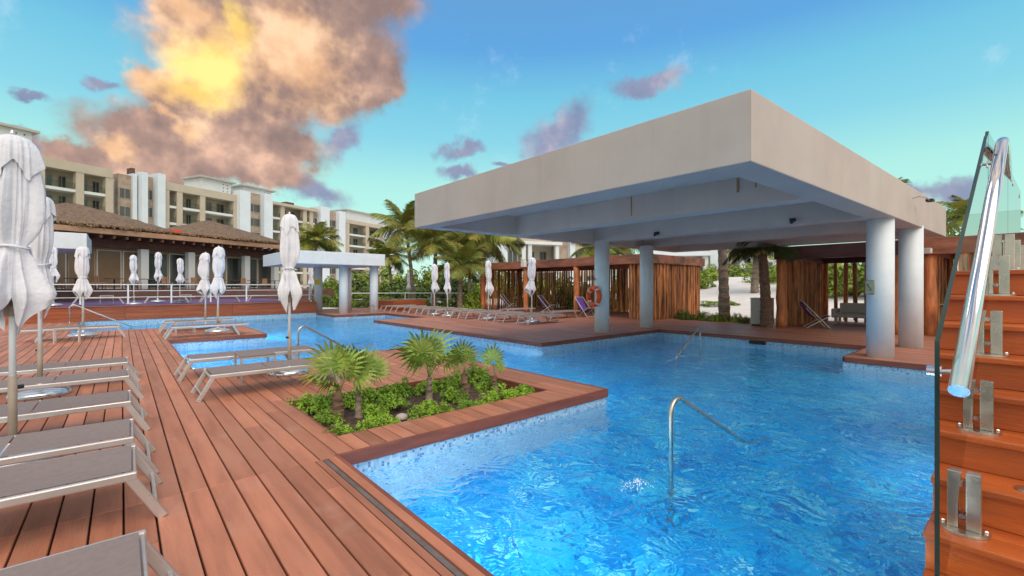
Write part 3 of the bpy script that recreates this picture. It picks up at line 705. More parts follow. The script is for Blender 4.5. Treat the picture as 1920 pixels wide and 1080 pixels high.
# ------------------------------------------------------------------ pool handrails
def pool_rail(p0, p1, top, zb, label, zw=-.55, r=.021):
    """stainless grab rail: post at p0, bend, long leg down to p1"""
    o = tag(empty('pool_handrail', (p0[0], p0[1], 0)), label, 'handrail')
    d = Vector((p1[0]-p0[0], p1[1]-p0[1], 0)); L = d.length; u = d.normalized(); k = Vector((0, 0, 1))
    rb = .12; e = Vector((L, 0, 0))
    slope = (top-p1[2])/(L-rb); a1 = math.atan(slope)
    c = u*rb+k*(top-rb)
    pts = [k*zb, k*(top-rb-.02)]+[c+(-u)*rb*math.cos(t)+k*rb*math.sin(t) for t in [i/7*(PI/2+a1-.0) for i in range(8)]]
    last = pts[-1]; dirn = (u*math.cos(a1)-k*math.sin(a1))
    tlen = (last.z-zw)/math.sin(a1); pts += [last+dirn*tlen*.5, last+dirn*tlen]
    MB().tube(pts, r, 14).build('rail', 'steel_satin', o, smooth=True)
    MB().lathe([(.055, 0), (.055, .012), (.024, .02)], 16, (0, 0, max(zb, -1.34))).build('flange', 'steel', o)
    return o
pool_rail((3.60, 2.03), (5.1, 2.03, -.2), .50, -1.3, 'stainless pool handrail standing in the near water')
pool_rail((11.2, 5.5), (10.05, 5.5, -.2), .40, -1.3, 'stainless pool handrail in the water under the large roof')
pool_rail((2.72, 9.78), (4.3, 9.78+.42, -.2), .66, 0.0, 'stainless pool handrail behind the planter loungers')
pool_rail((10.4, 23.4), (8.5, 22.2, -.2), .45, 0, 'stainless pool handrail in front of the small pavilion')
pool_rail((-1.55, 24.8), (.25, 24.8, -.2), .74, 0, 'white looking pool handrail before the long plank wall', r=.025)

# ------------------------------------------------------------------ loungers
def lounger():
    r = empty('sun_lounger')
    L, Wd, H = 1.95, .62, .33
    for y in (-Wd/2, Wd/2):
        MB().bar((-L, y, H-.025), (0, y, H-.025), .035, .055).build('side_rail', 'alu', r, bevel=.01)
        for (a, b) in (((-.05, y, H-.012), (.13, y, 0)), ((-L+.44, y, H-.02), (-L+.27, y, 0))):
            MB().bar(a, b, .032, .055).build('leg', 'alu', r, bevel=.008)
    for x in (-.02, -L+.02, -L*.36): MB().tube([(x, -Wd/2+.018, H-.035), (x, Wd/2-.018, H-.035)], .016, 8).build('cross_bar', 'alu', r)
    for x in (.09, -L+.31): MB().tube([(x, -Wd/2+.016, .09), (x, Wd/2-.016, .09)], .012, 8).build('stretcher', 'alu', r)
    def sheet(x0, x1, n=8):
        m = MB()
        for i in range(n+1):
            for j in range(7):
                v = -1+2*j/6; x = x0+(x1-x0)*i/n
                m.v.append((x, v*(Wd/2-.012), H+.006-.022*(1-v*v)*math.sin(PI*i/n)**.5))
        m.f = [(i*7+j, i*7+j+1, (i+1)*7+j+1, (i+1)*7+j) for i in range(n) for j in range(6)]
        return m
    a = sheet(-L*.36, -.03).build('seat_sling', 'sling', r, recalc=False, smooth=True); sheet(-L+.03, -L*.36-.012).build('back_sling', 'sling', r, recalc=False, smooth=True)
    return r
LG = 'sun loungers round the pool'
lg0 = lounger()
tag(lg0, 'grey sling sun lounger cut off by the bottom left corner', 'sun lounger', LG)
lg0.location = (.09, 2.46, 0)
def lng(x, y, rz, label, sc_=None): return dup(lg0, (x, y, 0), rz, label, sc_)
for y, t in ((4.0, 'grey sling lounger second from the bottom in the left row'), (4.87, 'grey sling lounger third from the bottom in the left row'), (6.3, 'grey sling lounger fourth from the bottom in the left row'),
             (8.0, 'grey sling lounger fifth from the bottom in the left row'), (9.4, 'farthest grey sling lounger of the close left row')):
    lng(.08, y, rnd.uniform(-.012, .012), t)
lng(.85+.02, 7.32, PI, 'grey sling lounger beside the planter palms, nearer of its pair')
lng(.80, 9.0, PI, 'grey sling lounger at the pool edge behind the planter lounger')
lng(1.05, 16.2, PI, 'grey lounger on the wooden island, nearer one'); lng(1.05, 18.6, PI, 'grey lounger on the wooden island, farther one')
lng(-.05, 17.6, 0, 'grey lounger beside the left deck umbrella')
yy = [12.75, 14.15, 15.3, 16.75, 18.0, 19.5, 20.8, 22.2, 23.6, 25.0]
od = ['first', 'second', 'third', 'fourth', 'fifth', 'sixth', 'seventh', 'eighth', 'ninth', 'tenth']
for i, y in enumerate(yy):
    lng(11.75+rnd.uniform(-.06, .06), y, PI+rnd.uniform(-.04, .04), '%s lounger of the right deck row counted from the life ring column' % od[i])
lng(14.6, 14.3, PI, 'grey lounger behind the right row before the dark cabana posts'); lng(14.6, 17.4, PI, 'grey lounger behind the right row near the cabana end')
# white loungers on the terrace
for i, (x, y) in enumerate(((-1.6, 29.2), (1.0, 29.4), (3.3, 29.2), (5.6, 29.6), (7.4, 29.2), (-4.2, 29.4))):
    o = lng(x, y, PI/2*0+PI, ''); o.location.z = .62
    o['label'] = ['white lounger on the purple terrace before the glass doors', 'white lounger on the terrace right of the narrow umbrella', 'white lounger on the terrace behind the middle railing', 'white lounger on the terrace behind the paired umbrellas',
                  'white lounger on the terrace by the small pavilion', 'white lounger on the terrace behind the big left umbrellas'][i]
    o['group'] = 'loungers on the terrace'; o['category'] = 'sun lounger'

# side tables
def side_table(loc, label, rz=0.):
    t = tag(empty('side_table', loc, rz), label, 'side table', 'low side tables')
    MB().box(-.25, .25, -.25, .25, .40, .42).build('table_top', 'sling', t, bevel=.006)
    for x in (-.235, .235):
        for y in (-.235, .235): MB().box(x-.015, x+.015, y-.015, y+.015, 0, .398).build('leg', 'alu', t)
    for y in (-.235, .235): MB().box(-.219, .219, y-.012, y+.012, .37, .398).build('apron', 'alu', t)
    return t
side_table((1.62, 8.15, 0), 'low grey side table between the two planter loungers')
side_table((-1.1, 16.9, 0), 'low grey side table left of the deck umbrella'); side_table((1.5, 17.4, 0), 'low side table between the island loungers')
for x, y, t in ((-.55, 29.8, 'white terrace side table left of the narrow umbrella'), (2.6, 29.8, 'white terrace side table near the middle railing post')):
    o = side_table((x, y, .62), t); o['group'] = 'terrace side tables'
st_ = tag(empty('stool', (19.0, 12.3, 0)), 'small white metal stool inside the long log cabana', 'stool')
for x in (-.2, .2):
    for y in (-.2, .2): MB().tube([(x*1.25, y*1.25, 0), (x, y, .42)], .016, 8).build('leg', 'outdoor_white', st_)
MB().box(-.24, .24, -.24, .24, .42, .46).build('seat', 'outdoor_white', st_, bevel=.01)
MB().tube([(-.24, -.24, .06), (.24, -.24, .06)], .012, 6).build('stretcher', 'outdoor_white', st_)

# ------------------------------------------------------------------ closed parasols
def canopy(seed, lift=0.):
    """furled cloth: small vent cap, long gathered body, tie, kite shaped skirt with hanging corners"""
    q = random.Random(seed); m = MB(); n = 120
    ph = [q.uniform(0, 6.28) for _ in range(12)]
    def tri(x): x = (x/(2*PI)) % 1; return 1-abs(2*x-1)            # 0 at x=0, 1 half-way
    def crease(th, z, a):
        c = 0.
        for i, (f, w, tw) in enumerate(((3, .34, .5), (4, .30, -.4), (7, .24, .9), (11, .15, -1.3), (19, .07, 2.))):
            c += w*(1-2*abs(math.sin(.5*(f*th+ph[i]+tw*z)))**.8)
        return 1+a*c
    def add(prof, mode):
        i0 = len(m.v); K = len(prof)
        for k, (z, r, a) in enumerate(prof):
            for j in range(n):
                th = 2*PI*j/n; rr = r*crease(th, z, a)*(1+.05*math.sin(2*th+ph[7]+1.3*z)); zz = z
                if mode == 1 and k >= K-3:                                     # vent cap hem with hanging corners
                    zz = z-.17*(k-K+3)/2*tri(4*th+ph[8])**1.2
                if mode == 2 and z < 1.62:
                    t = (1.62-z)/.34; p = tri(4*th+ph[9])**.9
                    zz = 1.62-t*(.22+.32*p+.05*math.sin(3*th+ph[10])); dz = 1.62-zz
                    prof_r = .150+.35*dz if dz < .24 else .234-.50*(dz-.24)
                    rr = max(.05, prof_r)*crease(th, z, .62)
                m.v.append((rr*math.cos(th)+.015*math.sin(z*3+ph[5]), rr*math.sin(th)+.015*math.cos(z*2.6+ph[6]), zz+lift))
        for k in range(K-1):
            for j in range(n):
                a = i0+k*n+j; b = i0+k*n+(j+1) % n; m.f.append((a, a+n, b+n, b))
        return i0
    i0 = add([(2.735, .012, 0), (2.728, .05, .05), (2.71, .095, .1), (2.67, .130, .2), (2.62, .150, .3), (2.57, .163, .4), (2.52, .172, .45)], 1)
    m.f.append(tuple(range(i0, i0+n)))
    add([(2.66, .10, .2), (2.55, .125, .4), (2.42, .145, .5), (2.28, .160, .55), (2.14, .168, .6), (2.02, .165, .6), (1.93, .148, .55), (1.86, .122, .4), (1.81, .10, .2), (1.785, .095, .1), (1.76, .10, .2), (1.72, .122, .35), (1.67, .142, .45),
         (1.62, .15, .5), (1.56, 0, 0), (1.50, 0, 0), (1.44, 0, 0), (1.38, 0, 0), (1.33, 0, 0), (1.28, 0, 0)], 2)
    return m
def parasol(seed):
    r = empty('parasol')
    MB().tube([(0, 0, .08), (0, 0, 2.66)], .026, 14).build('pole', 'white_paint', r, smooth=True)
    MB().tube([(0, 0, .1), (0, 0, .72)], .033, 14).build('sleeve', 'sleeve', r, smooth=True)
    MB().lathe([(.355, 0), (.36, .03), (.335, .07), (.24, .10), (.10, .118), (.05, .13), (.045, .22)], 40).build('base', 'base_metal', r, smooth=True)
    MB().tube([(.03, 0, .62), (.075, 0, .62)], .018, 8).build('knob', 'black', r)
    MB().lathe([(.05, 1.22), (.055, 1.3), (.04, 1.34)], 14).build('runner', 'sleeve', r)
    c = canopy(seed).build('canopy', 'canvas', r, recalc=False, smooth=True)
    s = MB(); n = 40; i0 = 0
    s.tube([(.118*math.cos(2*PI*k/n)*(1+.1*math.sin(6*PI*k/n)), .118*math.sin(2*PI*k/n)*(1+.1*math.sin(6*PI*k/n)), 1.79+.012*math.sin(4*PI*k/n)) for k in range(n+1)], .012, 6)
    s.tube([(.12, .0, 1.79), (.15, .03, 1.72), (.14, .05, 1.6)], .01, 5)
    s.build('tie_strap', 'canvas', c, smooth=True)
    MB().lathe([(.02, 2.72), (.026, 2.74), (.012, 2.77)], 10).build('finial', 'alu', r)
    return r
UG = 'closed white parasols'
umbs = [parasol(s) for s in (3, 11, 23)]
spots = [(0, -.70, 5.67, 1.02, .5, 'large closed white parasol cut off by the left edge'), (1, -.84, 8.85, 1.0, 2.2, 'closed white parasol second from the left edge, behind the loungers'),
         (2, 2.17, 8.30, 1.0, 3.6, 'closed white parasol standing between the planter loungers')]
for k, x, y, s, rz, t in spots:
    o = umbs[k]; tag(o, t, 'parasol', UG); o.location = (x, y, 0); o.scale = (s*.88, s*.88, s); o.rotation_euler = (0, 0, rz)
more = [(-.87, 18.53, 0, .98, 'closed white parasol on the left deck before the plank wall'), (2.25, 19.2, 0, .98, 'closed white parasol on the wooden island, farther of two'), (2.38, 17.45, 0, 1.02, 'closed white parasol on the wooden island, nearer of two'),
        (12.85, 13.5, 0, .98, 'closed white parasol on the right deck nearest the life ring'), (12.6, 16.1, 0, .97, 'closed white parasol on the right deck, second from life ring'),
        (12.25, 18.95, 0, .97, 'closed white parasol on the right deck, third from life ring'), (12.5, 20.6, 0, .97, 'closed white parasol on the right deck, fourth from life ring'),
        (.45, 28.0, .62, .86, 'closed white parasol on the terrace before the glass with painted orange reflection'), (2.35, 29.8, .62, .86, 'closed white parasol on the terrace behind a middle railing post'),
        (1.5, 31.5, .62, 1.0, 'closed white parasol on the terrace against a white restaurant column'), (7.7, 30.4, .62, 1.0, 'closed white parasol on the terrace left of the planter parasol'), (9.6, 31.6, .3, 1.0, 'closed white parasol seen under the small pavilion'),
        (-2.3, 28.5, .62, .95, 'closed white parasol half hidden behind the left edge parasols'), (19.5, 36.5, -.05, 1.0, 'white parasol standing on the lawn by the palms')]
for i, (x, y, z, s, t) in enumerate(more):
    o = tag(parasol(40+7*i), t, 'parasol', UG); o.location = (x, y, z); o.scale = (s*rnd.uniform(.94, 1.06), s*rnd.uniform(.94, 1.06), s); o.rotation_euler = (rnd.uniform(-.012, .012), rnd.uniform(-.012, .012), rnd.uniform(0, 6))

# ------------------------------------------------------------------ sling deck chairs
def deck_chair():
    r = empty('deck_chair')
    for y in (-.27, .27):
        MB().tube([(.42, y, 0), (-.42, y, .95)], .014, 8).build('back_leg', 'frame_white', r)
        MB().tube([(-.30, y*.93, 0), (.42, y*.93, .44)], .014, 8).build('front_leg', 'frame_white', r)
    for p in ((.42, .44), (-.42, .95), (-.28, .02), (.40, .02)): MB().tube([(p[0], -.28, p[1]), (p[0], .28, p[1])], .013, 8).build('cross_bar', 'frame_white', r)
    m = MB(); n = 12
    for i in range(n+1):
        t = i/n; x = -.42+.84*t; z = .95*(1-t)**1.0+.44*t-.42*math.sin(PI*t**.85)*.82
        for j in range(5): m.v.append((x, -.25+.125*j, z+.01*math.sin(j)))
    m.f = [(i*5+j, i*5+j+1, (i+1)*5+j+1, (i+1)*5+j) for i in range(n) for j in range(4)]
    m.build('sling', 'purple_cloth', r, recalc=False, smooth=True)
    return r
dc = tag(deck_chair(), 'purple sling deck chair beside the life ring column', 'deck chair', 'purple deck chairs'); dc.location = (17.0, 14.1, 0); dc.rotation_euler = (0, 0, R(-95))
for x, y, a, t in ((17.9, 17.6, -70, 'purple sling deck chair inside the cabana behind the parasols'), (17.9, 20.9, -60, 'purple sling deck chair at the far end of the long cabana'),
                   (18.75, 5.0, -60, 'purple sling deck chair before the dark beam cabana'), (18.3, 1.2, -70, 'purple sling deck chair beside the thick orange post')):
    dup(dc, (x, y, 0), R(a), t)
# pale lounge furniture in the dark cabana
def sofa(name, loc, rz, w, label):
    s = tag(empty(name, loc, rz), label, 'sofa')
    MB().box(-w/2, w/2, -.38, .38, .26, .42).build('seat', 'outdoor_white', s, bevel=.03); MB().box(-w/2, w/2, .26, .40, .422, .82).build('backrest', 'outdoor_white', s, bevel=.04)
    for x in (-w/2-.07, w/2+.07): MB().box(x-.066, x+.066, -.38, .40, .24, .60).build('armrest', 'outdoor_white', s, bevel=.03)
    for x in (-w/2, w/2):
        for y in (-.3, .3): MB().box(x-.04, x+.04, y-.04, y+.04, 0, .24).build('leg', 'outdoor_white', s)
    return s
sofa('outdoor_sofa', (21.6, 4.3, 0), R(-90), 1.3, 'cream outdoor sofa inside the dark beam cabana'); sofa('outdoor_armchair', (20.6, 2.95, 0), R(180), .6, 'cream outdoor armchair partly behind the thick columns')

# underwater lights
def pool_light(x, y, nx, ny, watt, label):
    l = tag(empty('pool_light', (x, y, -.62), math.atan2(ny, nx)), label, 'pool light', 'underwater pool lights')
    MB().box(0, .03, -.85, .85, -.16, .16).build('rim', 'steel', l, bevel=.01); MB().box(.031, .045, -.8, .8, -.12, .12).build('lens', 'lamp_lens', l)
    d = bpy.data.lights.new('pool_light', 'AREA'); d.shape = 'RECTANGLE'; d.size = .24; d.size_y = 1.6; d.energy = watt*.50; d.color = (.72, .92, 1.0)
    o = bpy.data.objects.new('pool_lamp', d); COL.objects.link(o); o.parent = l; o.location = (.06, 0, 0); o.rotation_euler = (0, -PI/2, 0)
for i, (x, y, nx, ny, p_, t) in enumerate(((1.44, 2.7, 1, 0, 24, 'under the left deck edge by the planter corner'), (1.44, .95, 1, 0, 24, 'under the left deck edge at the bottom of the view'), (6.4, .31, 0, 1, 8, 'in the pool wall below the stairs'),
        (5.34, 5.6, 1, 0, 27, 'in the planter wall near its tip'), (5.34, 8.6, 1, 0, 34, 'in the planter wall at its far corner'), (.94, 11.4, 1, 0, 40, 'below the left deck behind the planter loungers'), (.94, 14.3, 1, 0, 40, 'below the left deck before the small island'),
        (3.44, 17.7, 1, 0, 60, 'below the small wooden island'), (-1.31, 23.2, 1, 0, 44, 'below the far left deck by the plank wall'))):
    pool_light(x, y, nx, ny, p_, 'long underwater light '+t)

# floating skimmer and bubbling jet
sk = tag(empty('pool_skimmer', (13.93, 5.15, -.2)), 'small black skimmer at the far pool wall under the roof', 'skimmer')
MB().box(0, .08, -.22, .22, .0, .09).build('mouth', 'black', sk, bevel=.01); MB().box(-.06, 0, -.18, .18, .02, .05).build('flap', 'black', sk)
fm = MB(); q = random.Random(5)
for k in range(150):
    a = q.uniform(0, 6.28); d = abs(q.gauss(0, .085)); s = q.uniform(.0025, .008)*(1-.5*min(1, d/.2)); h = WZ+.004+max(0, .075*(1-d/.16))*q.uniform(.2, 1)
    x = 3.31+d*math.cos(a)*1.4; y = 2.17+d*math.sin(a)
    i = len(fm.v); fm.v += [(x+s, y, h), (x-s, y, h), (x, y+s, h), (x, y-s, h), (x, y, h+s), (x, y, h-s)]
    fm.f += [(i, i+2, i+4), (i+2, i+1, i+4), (i+1, i+3, i+4), (i+3, i, i+4), (i+2, i, i+5), (i+1, i+2, i+5), (i+3, i+1, i+5), (i, i+3, i+5)]
fo = fm.build('water_bubbles', 'foam', recalc=False); struct(fo, 'stuff'); fo['label'] = 'white bubbling water jet beside the near handrail'

# ------------------------------------------------------------------ plants
def pt(u, d, z=0.):
    """ground point at image column u and distance d along the view (used once, to lay plants and buildings out on the site plan)"""
    p = FWD*d+RGT*((u-960)/840*d); return Vector((p.x, p.y, z))

def frond_mesh(seed, L=1., m='leafpalm'):
    q = random.Random(seed); b = MB(); n = 14; pts = []; arch = q.uniform(.55, .95)
    for k in range(n+1):
        t = k/n; pts.append(Vector((L*t*(1-.12*arch*t*t), 0, L*(.10*t-.50*arch*t**2.3))))
    b.tube(pts, [.016*L*(1-.8*k/n) for k in range(n+1)], 5)
    nl = 54
    for k in range(nl):
        t = .12+.87*k/nl; i = min(n-1, int(t*n)); fr = t*n-i; p = pts[i].lerp(pts[i+1], fr); tg = (pts[i+1]-pts[i]).normalized()
        ln = L*(.36*math.sin(PI*min(1, t*.92+.12))**.7+.03)*q.uniform(.85, 1.1)
        for s in (-1, 1):
            d = (tg*.55+Vector((0, s*.85, 0))+Vector((0, 0, q.uniform(-.15, .12)))).normalized()
            wv = tg*(.0115*L)
            p1 = p+d*ln*.5+Vector((0, 0, -.06*ln)); p2 = p+d*ln+Vector((0, 0, -ln*q.uniform(.32, .6)))
            b.quad(p-wv*.6, p+wv*.6, p1+wv, p1-wv); b.quad(p1-wv, p1+wv, p2)
    return b.mesh('frond', m)
FR = {m: [frond_mesh(s, 1, m) for s in (1, 2, 3, 4)] for m in ('leafpalm', 'leafpalm_dark')}
def coco_palm(base, top, L, label, seed, m='leafpalm', r=.15, nf=22, bark='bark', group='coconut palms'):
    q = random.Random(seed); base = Vector(base); base.z = dune_z(base.x, base.y) if base.x > 20 and base.y < 46 else 0.
    t = tag(empty('palm_tree', base), label, 'palm tree', group)
    d = Vector(top)-Vector(base); pts = []; rad = []; n = 26
    for k in range(n+1):
        s = k/n; pts.append(Vector((d.x*s**1.6, d.y*s**1.6, d.z*s))); rad.append(r*(1.25-.55*s if s < .2 else 1.14-.35*s)*(1.07 if k % 2 else .96))
    MB().tube(pts, rad, 12).build('trunk', bark, t, smooth=False)
    for k in range(nf):
        s = k/nf; o = bpy.data.objects.new('frond', q.choice(FR[m])); COL.objects.link(o); o.parent = t; o.location = d
        pitch = R(78-105*s**.9+q.uniform(-9, 9)); yaw = k*2.399+q.uniform(-.25, .25); o.rotation_euler = (q.uniform(-.35, .35), -pitch, yaw); l = L*q.uniform(.85, 1.1)*(.8+.3*min(1, s*2)); o.scale = (l, l, l)
    if seed % 2:
        b = MB()
        for k in range(7):
            a = q.uniform(0, 6.28); b.lathe([(.01, -.12), (.09, -.06), (.1, 0), (.06, .09), (.01, .12)], 10, (d.x+.2*math.cos(a), d.y+.2*math.sin(a), d.z-.22+q.uniform(-.08, .05)))
        b.build('coconuts', 'leafpalm', t, smooth=True)
    return t
coco_palm(pt(775, 35), pt(760, 35, 6.1), 3.1, 'tallest coconut palm left of the large roof', 1)
coco_palm(pt(814, 30), pt(818, 30, 4.55), 2.6, 'coconut palm with straight trunk behind the right parasols', 3)
coco_palm(pt(905, 32), pt(908, 32, 4.9), 2.9, 'coconut palm in front of the white hotel wall', 4)
coco_palm(pt(862, 28), pt(865, 28, 2.9), 2.1, 'short coconut palm with low spreading fronds near the log cabana', 6)
coco_palm(pt(735, 46), pt(728, 46, 4.6), 2.6, 'small coconut palm behind the small pavilion', 8)
coco_palm(pt(842, 40), pt(846, 40, 5.4), 3.0, 'coconut palm in the back of the cluster behind the right parasols', 22)
coco_palm(pt(880, 44), pt(882, 44, 6.0), 3.1, 'coconut palm in the back of the cluster near the roof corner', 24)
coco_palm(pt(590, 56), pt(592, 56, 7.2), 3.6, 'coconut palm rising behind the small pavilion roof', 10)
coco_palm(pt(1358, 18.9), pt(1350, 19.3, 5.2), 1.7, 'ringed palm trunk beside the sand path', 12, r=.19, nf=16)
coco_palm(pt(1415, 29), pt(1420, 29, 4.1), 1.9, 'slender palm behind the grey cabinet', 14, r=.2)
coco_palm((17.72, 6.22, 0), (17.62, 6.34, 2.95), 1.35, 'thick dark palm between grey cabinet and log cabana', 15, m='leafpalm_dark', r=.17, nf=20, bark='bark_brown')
coco_palm(pt(1830, 30), pt(1822, 30, 6.2), 2.2, 'palm showing right of the large roof', 16)
coco_palm(pt(1640, 34), pt(1655, 34, 8.3), 2.0, 'palm whose tips show over the large roof edge', 18)
coco_palm(pt(1120, 31), pt(1118, 31, 4.2), 2.2, 'palm behind the long cabana beam near the life ring', 20)
coco_palm(pt(1168, 33), pt(1170, 33, 4.6), 2.0, 'palm behind the long cabana between the two columns', 21)

def leafy(seed, n, leaf, m, flat=.75, clusters=26, name='foliage', core=.35):
    """dome of small leaves gathered in clumps, unit radius"""
    q = random.Random(seed); b = MB(); cs = []
    while len(cs) < clusters:
        v = Vector((q.uniform(-1, 1), q.uniform(-1, 1), q.uniform(0, 1)))
        if core < v.length < .95: cs.append((v, q.uniform(.16, .34)))
    for k in range(n):
        c, r = q.choice(cs); o = Vector((q.gauss(0, 1), q.gauss(0, 1), q.gauss(0, 1))).normalized()*r*q.uniform(.5, 1)
        p = c+o; p.z = max(.02, p.z*flat)
        nrm = (o.normalized()+Vector((0, 0, .6))+Vector((q.uniform(-.6, .6), q.uniform(-.6, .6), q.uniform(-.4, .4)))).normalized()
        u = nrm.orthogonal().normalized(); u = (u*math.cos(a := q.uniform(0, 6.28))+nrm.cross(u)*math.sin(a)); v = nrm.cross(u); s = leaf*q.uniform(.6, 1.25)
        b.quad(p-u*s, p+v*s*.5+nrm*s*.1, p+u*s, p-v*s*.5+nrm*s*.1)
    return b.mesh(name, m)
def plant(name, me, loc, s, label, cat, group, stems='bark_brown'):
    o = tag(empty(name, loc, rnd.uniform(0, 6)), label, cat, group); o.scale = s if isinstance(s, tuple) else (s, s, s)
    c = bpy.data.objects.new('foliage', me); COL.objects.link(c); c.parent = o
    if me.name not in STEM:
        b = MB(); q = random.Random(len(STEM))
        for k in range(9):
            a = q.uniform(0, 6.28); r = q.uniform(.2, .7); b.tube([(0, 0, -.1), (r*.5*math.cos(a), r*.5*math.sin(a), .25), (r*math.cos(a), r*math.sin(a), .6)], [.03, .02, .008], 5)
        STEM[me.name] = b.mesh('stems', 'bark_brown')
    d = bpy.data.objects.new('stems', STEM[me.name]); COL.objects.link(d); d.parent = o
    return o
STEM = {}
SH = [leafy(s, 1500, .085, 'shrub', .95, 30) for s in (1, 2, 3)]
spots = []
q = random.Random(31)
for x in (1.80, 2.02, 2.3, 2.64, 2.98, 3.3, 3.66, 4.02, 4.36): spots.append((x+q.uniform(-.08, .08), 4.74+q.uniform(-.04, .08), q.uniform(.16, .23)))
for x in (1.80, 2.06, 2.38, 2.75, 3.08, 3.42, 3.78, 4.1, 4.42): spots.append((x+q.uniform(-.08, .08), 6.03+q.uniform(-.12, .06), q.uniform(.2, .27)))
for x, y in ((2.35, 5.3), (1.80, 5.35), (2.72, 5.55), (3.5, 5.25), (4.25, 5.45), (2.95, 5.0)): spots.append((x, y, q.uniform(.17, .24)))
for i, (x, y, s) in enumerate(spots):
    side = 'front edge' if i < 9 else 'back edge' if i < 18 else 'middle'
    n_ = (i if i < 9 else i-9 if i < 18 else i-18)
    plant('planter_shrub', SH[i % 3], (x, y, -.10), (s, s, s*q.uniform(.8, 1.2)), 'bright green shrub in the planter, %s at the %s from its left end' % (od[n_], side), 'shrub', 'shrubs in the planter')

# fan palms
def fan_mesh(seed, m, spread=145):
    q = random.Random(seed); b = MB(); n = 21; pet = .50
    ps = [Vector((pet*t, 0, .10*math.sin(PI*t))) for t in (0, .25, .5, .75, 1)]
    hub = ps[-1]
    for k in range(n):
        a = R(-spread+2*spread*k/(n-1)); ln = (.48-.16*(abs(a)/R(spread))**1.5)*q.uniform(.9, 1.08); w = R(2*spread/(n-1))*.92
        zz = .02*(1 if k % 2 else -1)
        def P(r, da, dz=0., hub=hub, a=a): return hub+Vector((r*math.cos(a+da), r*math.sin(a+da), dz))
        r1, r2 = .27*ln/.48, ln
        dr = -.11*q.uniform(.3, 1.8)
        b.quad(hub, P(r1, -w/2, .012), P(r1*1.05, 0, zz*.5+.02), P(r1, w/2, .012))
        b.quad(P(r1, -w/2, .012), P(r2*.8, -w*.22, dr*.35), P(r2*.8, w*.22, dr*.35), P(r1, w/2, .012)); b.quad(P(r2*.8, -w*.22, dr*.35), P(r2, 0, dr*1.6), P(r2*.8, w*.22, dr*.35))
    me = b.mesh('blade', m)
    p = MB().tube(ps, [.016, .012, .010, .009, .008], 6).mesh('petiole', 'petiole', True)
    return me, p
FAN = [fan_mesh(s, 'leaffan') for s in (1, 2, 3)]; FAND = fan_mesh(7, 'leaffan_dry', 70)
def fan_palm(base, h, leaves, label, r=.07, bark='bark_brown'):
    t = tag(empty('fan_palm', base), label, 'palm', 'fan palms in the planter'); q = random.Random(int(base[0]*100))
    pts = [(q.uniform(-.01, .01), q.uniform(-.01, .01), h*k/9-.05) for k in range(10)]
    MB().tube(pts, [r*(1.25-.5*k/9)*(1.08 if k % 2 else .94) for k in range(10)], 12).build('trunk', bark, t)
    for k, (yaw, pitch, s, roll, dry) in enumerate(leaves):
        me, p = FAND if dry else FAN[k % 3]
        o = bpy.data.objects.new('petiole', p); COL.objects.link(o); o.parent = t; o.location = (0, 0, h-.06); o.rotation_euler = Matrix.Rotation(R(yaw), 3, 'Z').to_4x4().to_euler()
        M = Matrix.Rotation(R(yaw), 4, 'Z') @ Matrix.Rotation(-R(pitch), 4, 'Y') @ Matrix.Rotation(R(roll), 4, 'X'); s *= .88; o.rotation_euler = M.to_euler(); o.scale = (s, s, s)
        c = bpy.data.objects.new('leaf', me); COL.objects.link(c); c.parent = o
VL, VR, VT = 139, -41, -131          # headings: image left, image right, towards the viewer
fan_palm((1.95, 5.43, -.08), .36, [(VL-10, 30, .62, 30, 0), (VR, 74, .72, 70, 0), (VL+20, 78, .78, 80, 0), (VT, 34, .5, 0, 0), (60, 66, .8, 90, 0), (VL, 26, .62, 10, 1), (VR+15, 40, .7, 40, 0)],
         'fan palm with stout brown trunk at the left end of the planter', .068)
fan_palm((2.17, 5.33, -.08), .44, [(VR, 70, .58, 90, 0), (VL, 78, .62, 80, 0), (VR+30, 40, .55, 60, 0), (VT, 60, .5, 60, 0)], 'slim leaning fan palm just right of the stout one', .035, 'bark')
fan_palm((3.23, 5.46, -.08), .36, [(VT-10, 48, .74, 0, 0), (VL, 46, .85, 30, 0), (VR, 42, .80, -30, 0), (VL+35, 74, .85, 60, 0), (VR-20, 80, .86, 80, 0), (VL-30, 62, .8, 20, 0)],
         'largest fan palm in the middle of the planter with wide green fans', .045, 'bark')
fan_palm((3.86, 5.5, -.08), .34, [(VL, 62, .52, 40, 0), (VR, 74, .5, 70, 0), (VL+20, 82, .62, 85, 0)], 'fan palm with short brown trunk right of the largest palm', .055)
fan_palm((4.27, 5.3, -.08), .26, [(VL+10, 84, .62, 85, 0), (VR, 66, .34, 60, 0)], 'small fan palm with a single high fan near the planter tip', .042)
stn = tag(MB().lathe([(.06, -.02), (.085, .0), (.06, .035), (.02, .05)], 10, (2.55, 4.95, -.09)).build('stone', 'plaster', smooth=True), 'pale stone lying on the planter soil', 'stone')

